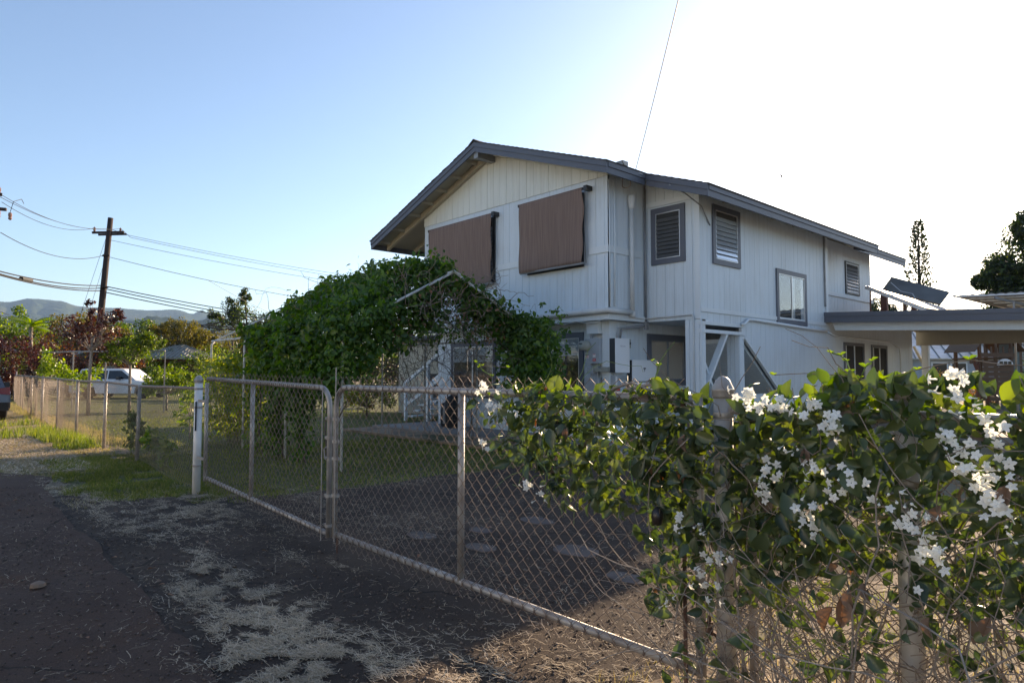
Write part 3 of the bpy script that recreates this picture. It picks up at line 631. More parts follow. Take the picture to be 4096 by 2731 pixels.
# windows
def window(ax, pl, sg, a0, a1, z0, z1, t=0.09, kind='slide', fm='trim_slate', back='interior', tw=None, n=10, split=0.5, inner='alu', label=None):
    f = MB(); bt, tp_, sd_ = tw or (t, t, t)
    ab(f, ax, pl, sg, a0, a1, z1-tp_, z1, 0, 0.036); ab(f, ax, pl, sg, a0, a1, z0, z0+bt, 0, 0.036)
    ab(f, ax, pl, sg, a0, a0+sd_, z0+bt, z1-tp_, 0, 0.034); ab(f, ax, pl, sg, a1-sd_, a1, z0+bt, z1-tp_, 0, 0.034)
    o = build(f, 'window', fm, house)
    if label: o['label'] = label
    b0, b1, c0, c1 = a0+sd_, a1-sd_, z0+bt, z1-tp_
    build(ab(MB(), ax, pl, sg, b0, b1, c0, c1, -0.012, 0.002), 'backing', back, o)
    s = MB(); k = 0.018
    ab(s, ax, pl, sg, b0, b1, c1-k, c1, 0.003, 0.03); ab(s, ax, pl, sg, b0, b1, c0, c0+k, 0.003, 0.03)
    ab(s, ax, pl, sg, b0, b0+k, c0+k, c1-k, 0.003, 0.029); ab(s, ax, pl, sg, b1-k, b1, c0+k, c1-k, 0.003, 0.029)
    if kind == 'slide': mid = b0+(b1-b0)*split; ab(s, ax, pl, sg, mid-0.02, mid+0.02, c0+k, c1-k, 0.003, 0.028)
    build(s, 'sash', inner, o)
    if kind == 'slide':
        for q0, q1 in ((b0+k, mid-0.02), (mid+0.02, b1-k)): build(ab(MB(), ax, pl, sg, q0, q1, c0+k, c1-k, 0.012, 0.016), 'pane', 'glass', o)
    elif kind == 'louvre':
        top = c1-k-(c1-c0)*0.10; hh = (top-c0-k)/n
        build(ab(MB(), ax, pl, sg, b0+k, b1-k, top, c1-k, 0.008, 0.014), 'fixed_panel', back, o)
        for i in range(n):
            z = c0+k+i*hh; P = [(b0+k+0.01, 0.006, z+hh*0.98), (b1-k-0.01, 0.006, z+hh*0.98), (b1-k-0.01, 0.034, z+0.002), (b0+k+0.01, 0.034, z+0.002)]
            pts = [(a, pl+sg*d, z_) if ax == 'x' else (pl+sg*d, a, z_) for a, d, z_ in P]
            build(MB().prism(pts, (0, sg*0.005, 0) if ax == 'x' else (sg*0.005, 0, 0)), 'louvre_slat', 'louvre_glass', o)
    return o
simple('louvre_glass', (0.62,0.68,0.72), (0.55,0.60,0.64), 2, 0.12, 0.55, spec=1.0)  # reflected sky is put into the pale metallic slat colour
simple('louvre_dim', (0.10,0.105,0.11), (0.08,0.085,0.09), 2, 0.3)  # darker copy of the slats, without the painted sky reflection
window('x', YF, -1, *h1, 0.06, 'louvre', 'screen_frame', n=12, inner='screen_frame')
window('x', YF, -1, *h2, 0.06, 'louvre', 'screen_frame', n=12, inner='screen_frame')
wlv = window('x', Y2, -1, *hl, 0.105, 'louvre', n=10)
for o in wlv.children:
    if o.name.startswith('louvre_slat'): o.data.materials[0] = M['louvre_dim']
window('y', X2, 1, *hv, 0.10, 'louvre', n=9)
wsl = window('y', X2, 1, *hs, 0.10, 'slide')
build(ab(MB(), 'y', X2, 1, 14.42, 14.50, 2.56, 3.50, 0.004, 0.010), 'curtain', 'blind_white', wsl)
build(ab(MB(), 'y', X2, 1, 14.80, 14.96, 2.56, 3.50, 0.004, 0.010), 'curtain', 'blind_white', wsl)
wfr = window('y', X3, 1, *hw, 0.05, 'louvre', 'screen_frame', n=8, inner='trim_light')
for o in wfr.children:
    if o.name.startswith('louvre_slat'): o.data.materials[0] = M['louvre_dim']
w_a = window('x', 9.80, -1, *wA, 0.10, 'slide', back='brown_reflection', inner='alu')
w_b = window('x', 9.80, -1, *wB, 0.11, 'slide', back='brown_reflection', inner='alu', split=0.60)
for o_, (a0, a1, z0, z1) in ((w_a, wA), (w_b, wB)):
    for i in range(16): build(ab(MB(), 'x', 9.80, -1, a0+0.12, a1-0.12, z1-0.135-i*0.022, z1-0.118-i*0.022, 0.003, 0.007+0.003*(i % 2)), 'blind_slat', 'blind_white', o_)
window('y', -7.85, 1, *wC, 0.0, 'slide', back='tan_reflection', tw=(0.13, 0.13, 0.12), inner='conduit_grey', label='window with tan reflection painted behind its glass and thick slate trim')
def door(a0, a1, z0, z1):
    f = MB(); ab(f, 'y', X2, 1, a0-0.08, a0, z0, z1+0.08, 0, 0.03); ab(f, 'y', X2, 1, a1, a1+0.08, z0, z1+0.08, 0, 0.03); ab(f, 'y', X2, 1, a0, a1, z1, z1+0.08, 0, 0.03)
    o = build(f, 'door', 'trim_slate', house)
    build(ab(MB(), 'y', X2, 1, a0, a1, z0, z1, -0.012, 0.0), 'door_leaf', 'interior', o)
    build(ab(MB(), 'y', X2, 1, a0+0.04, a0+0.08, z0, z1, 0.001, 0.02), 'sash', 'trim_light', o)
    build(ab(MB(), 'y', X2, 1, (a0+a1)/2, (a0+a1)/2+0.04, z0, z1, 0.001, 0.02), 'sash', 'trim_light', o)
    build(ab(MB(), 'y', X2, 1, (a0+a1)/2+0.08, (a0+a1)/2+0.11, 0.95, 1.1, 0.001, 0.05), 'handle', 'alu', o)
door(*dA); door(*dB)
# pipes and cables on the walls
def pipe(pts, r, mat='pvc', name='pipe', n=10): return build(MB().tube(pts, r, n), name, mat, house, True)
pv = 9.375
pipe([(-13.3, pv, 2.50), (-7.62, pv, 2.53), (-7.585, pv+0.035, 2.53), (-7.585, 10.05, 2.53)], 0.054)
vp = pipe([(-7.585, 10.07, 2.47), (-7.585, 10.07, 4.60)], 0.046)
build(MB().lathe((-7.585, 10.07, 4.52), [(0.047,0),(0.060,0.04),(0.072,0.14),(0.072,0.25),(0.066,0.26)], 14), 'pipe_collar', 'pvc', house, True)
build(MB().lathe((-7.585, 10.07, 2.44), [(0.06,0),(0.062,0.10),(0.048,0.11)], 14), 'pipe_collar', 'pvc', house, True)
pipe([(X1+0.03, 10.13, 2.44), (X1+0.03, 10.55, 2.44), (X1+0.05, Y2-0.035, 2.44), (-6.60, Y2-0.035, 2.455), (-6.575, Y2-0.035, 2.43), (-6.575, Y2-0.035, 0.1)], 0.016)
pipe([(X1+0.035, 10.56, 5.02), (X1+0.035, 10.56, 2.33)], 0.022, 'conduit_grey', 'conduit')
build(MB().box(X1+0.01, X1+0.07, 10.52, 10.60, 2.22, 2.38), 'conduit_box', 'conduit_grey', house)
pipe([(X1+0.035, 10.56, 2.30), (X1+0.0, 10.40, 2.28), (-7.80, 10.02, 2.22), (-7.82, 9.98, 2.03)], 0.02, 'conduit_grey', 'conduit')
pipe([(X1+0.035, 10.50, 2.32), (X1-0.02, 10.25, 2.31), (-7.80, 9.92, 2.24), (-7.82, 9.88, 2.03)], 0.016, 'box_grey', 'conduit')
pipe([(X2+0.05, 12.02, 2.33), (X2+0.05, 12.12, 2.345), (X2+0.045, 12.28, 2.44), (X2+0.045, 12.5, 2.452), (X2+0.045, 14.7, 2.40), (X2+0.045, 16.1, 2.37)], 0.032, 'trim_light', 'conduit')
pipe([(X2+0.045, 16.1, 2.37), (X2+0.045, 16.6, 2.28), (X2+0.045, 20.6, 2.25), (X2+0.045, 21.3, 2.1), (X2+0.045, 21.4, 1.0)], 0.02, 'trim_light', 'conduit')
pipe([(X1+0.02, 9.47, 5.0), (X1+0.02, 9.48, 2.5)], 0.011, 'trim_light', 'cable'); pipe([(X1+0.02, 9.62, 5.02), (X1+0.02, 9.63, 3.8), (X1+0.02, 9.61, 2.62)], 0.017, 'trim_light', 'cable')
pipe([(-6.70, 10.02, 4.80), (-6.55, 10.3, 4.66), (-6.40, 10.6, 4.45), (X2+0.01, 10.95, 4.15)], 0.012, 'conduit_grey', 'cable')
pipe([(-7.42+0.11*math.sin(a), 9.7+0.02*math.sin(a*3), 4.94+0.11*math.cos(a)) for a in [2*math.pi*i/18 for i in range(19)]]+[(-7.33, 9.6, 5.05), (-7.25, 9.4, 5.18), (-7.21, 9.3, 5.20)], 0.008, 'twig', 'coiled_cable', 6)
pipe([(-8.95, 9.42, 2.36), (-8.75, 9.43, 2.33), (-8.45, 9.43, 2.38), (-8.2, 9.43, 2.33), (-7.9, 9.43, 2.33), (-7.72, 9.43, 2.42)], 0.006, 'trim_light', 'cable', 5)
pipe([(-7.35, 8.95, 5.14), (-7.28, 9.4, 5.11), (-7.2, 9.9, 5.08)], 0.008, 'pvc', 'cable', 5)
# left rear: stair and small wing glimpsed through the vines
wg = thing('rear_wing', 'white lean-to wing with a window air conditioner seen through the vines', 'building', (-16, 12.5, 0))
wgw = build(MB().box(-19.5, -13.5, 12.5, 15, 0, 2.45), 'wall', 'soffit_paint', wg)
siding(wgw, 'soffit_paint', 'x', 12.5, -1, -19.5, -13.6, 0.1, 2.4, ((-17.7, -16.3, 0.4, 1.35),))
build(MB().box(-19.8, -13.45, 12.2, 15.2, 2.46, 2.6), 'roof', 'trim_slate', wg)
build(MB().box(-17.7, -16.3, 12.47, 12.5, 0.4, 1.35), 'window', 'interior', wg); build(MB().box(-16.9, -16.1, 12.2, 12.48, 1.75, 2.1), 'air_conditioner', 'device_dark', wg)
stt = thing('wooden_stair', 'grey timber stair with handrails beside the house behind the vines', 'stair', (-15, 10.6, 0))
for i in range(8): build(MB().box(-15.9+i*0.26, -15.62+i*0.26, 10.5, 11.4, 0.12+i*0.17, 0.16+i*0.17), 'tread', 'trim_light', stt)
for y in (10.5, 11.4):
    build(MB().beam((-16.1, y, 1.05), (-13.7, y, 2.25), 0.05, 0.09), 'handrail', 'trim_light', stt); build(MB().beam((-15.9, y, 0.5), (-13.7, y, 1.5), 0.04, 0.09), 'handrail', 'trim_light', stt)
    for x in (-16.0, -14.9, -13.8): build(MB().box(x-0.04, x+0.04, y-0.04, y+0.04, 0, 1.1+(x+16.1)*0.5), 'post', 'trim_light', stt)

# ------------------------------------------------------------------ roller shades
def shade(a0, a1, zt_, zb_, label, ybot, gust):
    t = thing('roller_shade', label, 'shade', ((a0+a1)/2, 9.3, zb_), 'outdoor roller shades')
    build(MB().tube([(a0-0.04, 9.30, zt_), (a1+0.09, 9.30, zt_)], 0.028, 10), 'roller_tube', 'screen_frame', t, True)
    build(MB().box(a1+0.03, a1+0.11, 9.27, 9.44, zt_-0.045, zt_+0.045), 'bracket', 'screen_frame', t); build(MB().box(a0-0.06, a0-0.02, 9.29, 9.44, zt_-0.03, zt_+0.03), 'bracket', 'screen_frame', t)
    nx_, nz_ = 26, 18; V = []; F = []
    for j in range(nz_+1):
        for i in range(nx_+1):
            u, v = i/nx_, j/nz_; e = abs(2*u-1)**6
            y = 9.275 + (ybot-9.275)*v + 0.045*fn(u*3, v*2, gust)*v + 0.010*fn(u*9, v*2, gust+4)*v + 0.012*math.sin(u*9+gust)*v*(1-v)*2
            x = a0+(a1-a0)*u + (0.02*math.sin(v*13+gust) + 0.02*math.sin(v*5))*(u > 0.5)*e*1.0 - 0.012*math.sin(v*9)*(u < 0.5)*e
            V.append((x, y, zt_+0.02+(zb_-zt_-0.02)*v + 0.012*math.sin(u*5+gust)*v))
    for j in range(nz_):
        for i in range(nx_): a = j*(nx_+1)+i; F.append((a, a+1, a+nx_+2, a+nx_+1))
    o = np_mesh('cloth', V, F, 'shade_cloth', t, True)
    sm = o.modifiers.new('thick', 'SOLIDIFY'); sm.thickness = 0.003
    build(MB().tube([(a0+0.02, ybot+0.01, zb_-0.015), (a1+0.02, ybot+0.01, zb_-0.005)], 0.022, 8), 'bottom_bar', 'conduit_grey', t, True)
    build(MB().tube([(a1+0.03, 9.32, zt_-0.03), (a1-0.01, 9.33, (zt_+zb_)/2), (a1+0.03, 9.34, zb_)], 0.006, 5), 'cord', 'screen_frame', t)
    return t
shade(-13.17, -10.83, 4.88, 3.36, 'brown mesh roller shade on the left above the vine-covered frame', 9.30, 1.0)
shade(-9.90, -8.14, 4.89, 3.46, 'brown mesh roller shade on the right between bare board walls', 9.28, 4.0)

# ------------------------------------------------------------------ electrical things on the walls
def text(body, size, loc, rot, mat, parent, name='lettering', ext=0.0008):
    c = bpy.data.curves.new(name, 'FONT'); c.body = body; c.size = size; c.extrude = ext; c.align_x = 'CENTER'; c.align_y = 'CENTER'; c.space_character = 1.5
    tmp = bpy.data.objects.new(name, c); C.objects.link(tmp); bpy.context.view_layer.update()
    me = bpy.data.meshes.new_from_object(tmp, depsgraph=bpy.context.evaluated_depsgraph_get()); bpy.data.objects.remove(tmp)
    o = bpy.data.objects.new(name, me); C.objects.link(o); me.materials.clear(); me.materials.append(M[mat]); o.parent = parent; o['kind'] = 'stuff'
    o.location = Vector(loc)-Vector(parent.location); o.rotation_euler = rot; return o
mt = thing('electric_meter', 'grey electric meter box with round glass meter and warning stickers', 'meter', (-8.22, 9.62, 1.56))
build(MB().box(-8.40, -8.22, 9.62, 9.80, 1.56, 2.035), 'meter_socket', 'box_grey', mt); build(MB().box(-8.217, -8.04, 9.615, 9.80, 1.56, 2.04), 'breaker_box', 'box_grey', mt)
build(MB().lathe((-8.345, 9.615, 1.905), [(0.103,0),(0.103,-0.03),(0.097,-0.035),(0.094,-0.15),(0.08,-0.165),(0.0,-0.168)], 24, 'y'), 'meter_dial', 'box_tan', mt, True)
build(MB().box(-8.39, -8.31, 9.444, 9.446, 1.93, 1.95), 'meter_register', 'device_dark', mt)
build(MB().box(-8.385, -8.29, 9.612, 9.616, 1.66, 1.74), 'sticker', 'sticker_white', mt); build(MB().box(-8.385, -8.29, 9.610, 9.6115, 1.72, 1.735), 'sticker_stripe', 'device_dark', mt)
build(MB().box(-8.19, -8.12, 9.609, 9.613, 1.68, 1.74), 'sticker', 'sticker_white', mt); build(MB().box(-8.192, -8.117, 9.609, 9.613, 1.60, 1.655), 'sticker', 'sticker_red', mt); build(MB().box(-8.185, -8.125, 9.6065, 9.608, 1.728, 1.737), 'sticker_stripe', 'sticker_red', mt)
for zz in (1.672, 1.686, 1.700): build(MB().box(-8.38, -8.30, 9.610, 9.6115, zz, zz+0.005), 'sticker_stripe', 'sticker_red', mt)
for zz in (1.612, 1.626, 1.64): build(MB().box(-8.18, -8.13, 9.607, 9.6085, zz, zz+0.004), 'sticker_stripe', 'sticker_white', mt)
build(MB().tube([(-8.30, 9.7, 2.035), (-8.30, 9.7, 2.13)], 0.025, 8), 'conduit', 'box_grey', mt)
lb = thing('cable_cabinet', 'tall grey cable cabinet under the electric meter box', 'cabinet', (-8.22, 9.62, 0.4))
build(MB().box(-8.41, -8.08, 9.62, 9.80, 0.45, 1.29), 'cabinet_body', 'box_grey', lb); build(MB().box(-8.40, -8.10, 9.607, 9.618, 0.47, 1.27), 'cabinet_door', 'box_grey', lb)
build(MB().box(-8.325, -8.19, 9.60, 9.76, 1.36, 1.485), 'junction_box', 'box_grey', lb); build(MB().box(-8.188, -7.96, 9.62, 9.70, 1.40, 1.475), 'raceway', 'box_tan', lb); build(MB().box(-7.955, -7.84, 9.60, 9.75, 1.40, 1.49), 'raceway', 'box_tan', lb)
for x in (-8.30, -8.15): build(MB().tube([(x, 9.7, 1.29), (x, 9.7, 1.56)], 0.018, 8), 'conduit', 'box_grey', lb)
FX = (math.pi/2, 0, math.pi/2)
gw = thing('backup_gateway', 'tall white electrical gateway with dark sides mounted by the corner post', 'gateway', (-7.70, 9.9, 1.38))
build(MB().box(-7.85, -7.712, 9.70, 10.11, 1.39, 2.03), 'case', 'device_dark', gw); build(MB().box(-7.711, -7.70, 9.69, 10.12, 1.38, 2.035), 'front_cover', 'device_white', gw)
text('TESLA', 0.045, (-7.6992, 9.905, 1.885), FX, 'device_print', gw)
build(MB().box(-7.85, -7.78, 10.17, 10.27, 1.86, 2.03), 'switch_box', 'box_tan', gw)
build(MB().lathe((-7.779, 10.22, 1.95), [(0.028,0),(0.028,0.02)], 12, 'x'), 'switch_knob', 'device_dark', gw)
def battery(x0, x1, y0, y1, z0, z1, label):
    t = thing('home_battery', label, 'battery', (x1, (y0+y1)/2, z0), 'wall batteries')
    build(MB().box(x0, x1-0.012, y0+0.01, y1-0.01, z0+0.005, z1-0.005), 'case', 'device_dark', t); build(MB().box(x1-0.011, x1, y0, y1, z0, z1), 'front_cover', 'device_white', t); return t
b1 = battery(-7.85, -7.71, 10.215, 11.01, 1.215, 1.632, 'upper white wall battery bearing a T-shaped emblem')
em = MB(); cy, cz = 10.61, 1.435
em.prism([(-7.709, cy+a, cz+b) for a, b in ((-0.045,0.030),(-0.02,0.038),(0.0,0.040),(0.02,0.038),(0.045,0.030),(0.038,0.018),(0.015,0.024),(0.013,0.018),(0.0,-0.045),(-0.013,0.018),(-0.015,0.024),(-0.038,0.018))], (0.0015,0,0))
em.prism([(-7.709, cy+a, cz+b) for a, b in ((-0.046,0.040),(-0.02,0.046),(0.02,0.046),(0.046,0.040),(0.045,0.034),(0.02,0.041),(-0.02,0.041),(-0.045,0.034))], (0.0015,0,0))
build(em, 'emblem', 'device_dark', b1)
battery(-7.85, -7.66, 10.20, 11.00, 0.105, 1.195, 'lower white wall battery standing on the slab beneath the emblem one')
iso = thing('isolator_switch', 'small grey isolator box with labels below the white gateway', 'switch box', (-7.8, 9.8, 1.0))
build(MB().box(-7.85, -7.75, 9.72, 9.90, 1.02, 1.33), 'case', 'box_grey', iso); build(MB().box(-7.7495, -7.747, 9.75, 9.80, 1.14, 1.31), 'sticker', 'sticker_white', iso); build(MB().box(-7.7495, -7.747, 9.77, 9.88, 1.04, 1.08), 'sticker', 'sticker_red', iso)
build(MB().box(-7.85, -7.79, 9.95, 10.2, 1.27, 1.32), 'raceway', 'box_grey', iso); build(MB().tube([(-7.8, 9.8, 1.33), (-7.8, 9.8, 1.39)], 0.018, 8), 'conduit', 'box_grey', iso)
# bag leaning on the wall
bg_ = thing('golf_bag', 'black bag with grey panels leaning against the wall under the window', 'bag', (-12.4, 9.3, 0.1))
nb = MB(); nb.lathe((-12.25, 9.35, 0.1), [(0.17,0),(0.20,0.05),(0.21,0.4),(0.20,0.6),(0.14,0.72),(0.05,0.76)], 14); nb.lathe((-12.58, 9.42, 0.1), [(0.13,0),(0.16,0.06),(0.15,0.42),(0.13,0.55),(0.03,0.60)], 12); build(nb, 'bag_body', 'bag_black', bg_, True)
build(MB().box(-12.36, -12.28, 9.13, 9.16, 0.2, 0.6), 'panel', 'bag_grey', bg_); build(MB().tube([(-12.33, 9.25, 0.8), (-12.3, 9.22, 0.93), (-12.2, 9.22, 0.93), (-12.17, 9.25, 0.8)], 0.012, 6), 'handle', 'bag_black', bg_)

# ------------------------------------------------------------------ patio roof and what stands on it
PZ = lambda x: 2.83 - 0.045*(x+6.45)
pr = thing('patio_roof', 'flat patio roof with slate fascia joined to the right side of the house', 'patio roof', (-6.3, 22.8, 0))
build(MB().prism([(x, 16.12, PZ(x)-t) for x, t in ((-6.40, 0.01), (1.5, 0.01), (1.5, 0.05), (-6.40, 0.05))], (0, 7.4, 0)), 'roof_sheet', 'panel_roof_sheet', pr)
for t0, t1, y0, y1 in ((0.0, 0.095, 16.07, 16.12), (0.096, 0.242, 16.085, 16.125)): build(MB().prism([(x, y0, PZ(x)-t) for x, t in ((-6.47 if t0 else -6.49, t0), (1.5, t0), (1.5, t1), (-6.47 if t0 else -6.49, t1))], (0, y1-y0, 0)), 'fascia', 'trim_slate', pr)
build(MB().prism([(x, 16.35, PZ(x)-t) for x, t in ((-6.42, 0.06), (1.5, 0.06), (1.5, 0.42), (-6.30, 0.42))], (0, 0.08, 0)), 'beam', 'trim_light', pr)
for i in range(9): build(MB().prism([(x, 17.1+i*0.7, PZ(x)-t) for x, t in ((-6.42, 0.06), (1.5, 0.06), (1.5, 0.20), (-6.42, 0.20))], (0, 0.05, 0)), 'rafter', 'wood_brown' if i % 4 == 5 else 'soffit_paint', pr)
build(MB().prism([(-6.42,22.9,2.22),(1.5,22.9,2.22),(1.5,22.9,PZ(1.5)-0.05),(-6.42,22.9,PZ(-6.42)-0.05)], (0,0.1,0)), 'beam', 'soffit_paint', pr)
build(MB().box(-6.28, -6.10, 22.88, 23.05, 0.09, 2.22), 'post', 'trim_light', pr); build(MB().beam((-6.50, 22.95, 2.2), (-6.2, 22.95, 1.55), 0.06, 0.12, (0,1,0)), 'gusset', 'beam_cream', pr)
build(MB().box(1.3, 1.48, 22.88, 23.05, 0.09, 2.22), 'post', 'trim_light', pr); build(MB().box(1.3, 1.48, 16.35, 16.5, 0.09, 2.3), 'post', 'trim_light', pr)
build(MB().beam((-3.3, 17.2, 2.42), (-2.6, 19.5, 2.42), 0.06, 0.03), 'light_batten', 'pvc', pr)
sc = thing('solar_collector', 'pale glossy solar collector propped on the patio roof beside the house', 'solar collector', (-5.4, 18, 2.8), 'collectors on the patio roof')
def quadplate(a, b, c, d, th): n_ = (Vector(b)-Vector(a)).cross(Vector(d)-Vector(a)).normalized()*th; return MB().prism([a, b, c, d], n_)
build(quadplate((-6.14,18,3.57), (-4.84,18,2.90), (-4.55,20.6,2.88), (-5.85,20.6,3.42), 0.05), 'panel', 'panel_face', sc)
build(MB().beam((-6.16,17.98,3.575), (-4.82,17.98,2.885), 0.04, 0.075), 'frame_edge', 'alu', sc); build(MB().beam((-5.87,20.6,3.43), (-4.53,20.6,2.87), 0.04, 0.075), 'frame_edge', 'alu', sc)
build(MB().tube([(-6.08,18.05,2.75), (-6.06,18.05,3.5)], 0.02, 6), 'strut', 'wood_red', sc); build(MB().tube([(-5.1,18.0,2.8), (-5.1,18.0,3.0)], 0.02, 6), 'strut', 'wood_red', sc)
sc2 = thing('solar_collector', 'dark solar collector seen from behind, tilted up on red struts on the patio roof', 'solar collector', (-5.9, 20.8, 2.8), 'collectors on the patio roof')
build(quadplate((-6.70,20.9,3.78), (-5.25,20.9,3.24), (-5.12,21.3,3.60), (-6.57,21.3,4.18), 0.06), 'panel', 'panel_back', sc2)
build(MB().beam((-6.58,21.27,4.17), (-5.12,21.27,3.59), 0.03, 0.05), 'frame_edge', 'device_dark', sc2)
build(MB().box(-6.72,-6.56,20.8,20.95,2.75,3.82), 'strut', 'wood_red', sc2); build(MB().box(-6.2,-6.12,21.0,21.1,2.75,3.6), 'strut', 'wood_brown', sc2); build(MB().box(-5.95,-5.87,21.0,21.1,2.75,3.5), 'strut', 'wood_red', sc2)
build(MB().tube([(-6.45,20.86,4.0), (-6.2,20.86,3.72), (-5.9,20.86,3.62), (-5.8,20.86,3.4)], 0.012, 5), 'tube', 'alu', sc2)
aw = thing('corrugated_awning', 'grey corrugated awning raised on a post above the patio roof', 'awning', (-3.5, 24, 2.8))
Va = []; Fa = []; nx_ = 90
for j, (y, z) in enumerate([(24.0, 3.80), (26.2, 3.42)]):
    for i in range(nx_+1):
        x = -5.7+i*0.06; Va.append((x + (1.1 if j else 0), y, z - 0.035*(x+5.7)*0.6 + 0.018*math.sin(i*math.pi/2)))
Fa = [(i, i+1, nx_+2+i, nx_+1+i) for i in range(nx_)]
o_ = np_mesh('corrugated_sheet', Va, Fa, 'panel_roof_sheet', aw); o_.modifiers.new('t', 'SOLIDIFY').thickness = 0.02
for i in range(6): build(MB().beam((-5.66+i*0.28, 24.02+i*0.33, 3.77-i*0.065), (0.5, 24.02+i*0.33, 3.56-i*0.065), 0.04, 0.05), 'purlin', 'trim_light', aw)
build(MB().beam((-4.6, 24.0, 3.65), (-3.6, 24.9, 3.30), 0.05, 0.07), 'brace', 'conduit_grey', aw); build(MB().box(-4.2, -4.15, 24.2, 24.25, 0.0, 3.5), 'post', 'conduit_grey', aw); build(MB().box(-0.3, -0.2, 24.6, 24.7, 0.0, 3.4), 'post', 'conduit_grey', aw)
# neighbour with the bright metal roof
nh = thing('neighbour_house', 'low house with a glaring pale metal roof beyond the patio', 'house', (-11.5, 50, 0))
def P2(u, d):  # point d metres along the neighbour's front from its left end
    return (-14.6+u*0.66, 46.6+u*0.75)
def neighbour():
    a = Vector((-15.5, 46.4, 0)); d = Vector((0.66, 0.75, 0)).normalized(); n_ = Vector((-d.y, d.x, 0))
    def q(s, t, z): v = a+d*s+n_*t; return (v.x, v.y, z)
    build(MB().hexa([q(0.6,0.6,0), q(17,0.6,0), q(17,6,0), q(0.6,6,0), q(0.6,0.6,2.3), q(17,0.6,2.3), q(17,6,2.3), q(0.6,6,2.3)]), 'wall', 'box_grey', nh)
    r_ = MB().hexa([q(0,0,2.30), q(17.6,0,2.30), q(16.5,4.2,4.35), q(2.4,4.2,4.35), q(0,0,2.34), q(17.6,0,2.34), q(16.5,4.2,4.39), q(2.4,4.2,4.39)]); ro = build(r_, 'roof', 'metal_roof_pale', nh)
    for i in range(22): s = 0.4+i*0.8; build(MB().beam(q(s,-0.02,2.36), q(min(16.5, 2.4+s*0.80),4.2,4.41), 0.05, 0.045), 'roof_seam', 'metal_roof_tan', ro)
    build(MB().hexa([q(-0.2,3.0,3.1), q(3.4,3.0,3.1), q(3.0,6.5,4.9), q(0.5,6.5,4.9), q(-0.2,3.0,3.16), q(3.4,3.0,3.16), q(3.0,6.5,4.96), q(0.5,6.5,4.96)]), 'rear_roof', 'metal_roof_tan', nh)
    for s in (4.2, 5.5): 
        o = build(MB().hexa([q(s,0.56,0.9), q(s+1.15,0.56,0.9), q(s+1.15,0.6,0.9), q(s,0.6,0.9), q(s,0.56,2.1), q(s+1.15,0.56,2.1), q(s+1.15,0.6,2.1), q(s,0.6,2.1)]), 'window', 'device_white', nh)
        build(MB().hexa([q(s+.12,0.53,1.0), q(s+1.03,0.53,1.0), q(s+1.03,0.55,1.0), q(s+.12,0.55,1.0), q(s+.12,0.53,2.0), q(s+1.03,0.53,2.0), q(s+1.03,0.55,2.0), q(s+.12,0.55,2.0)]), 'pane', 'car_glass', o)
neighbour()
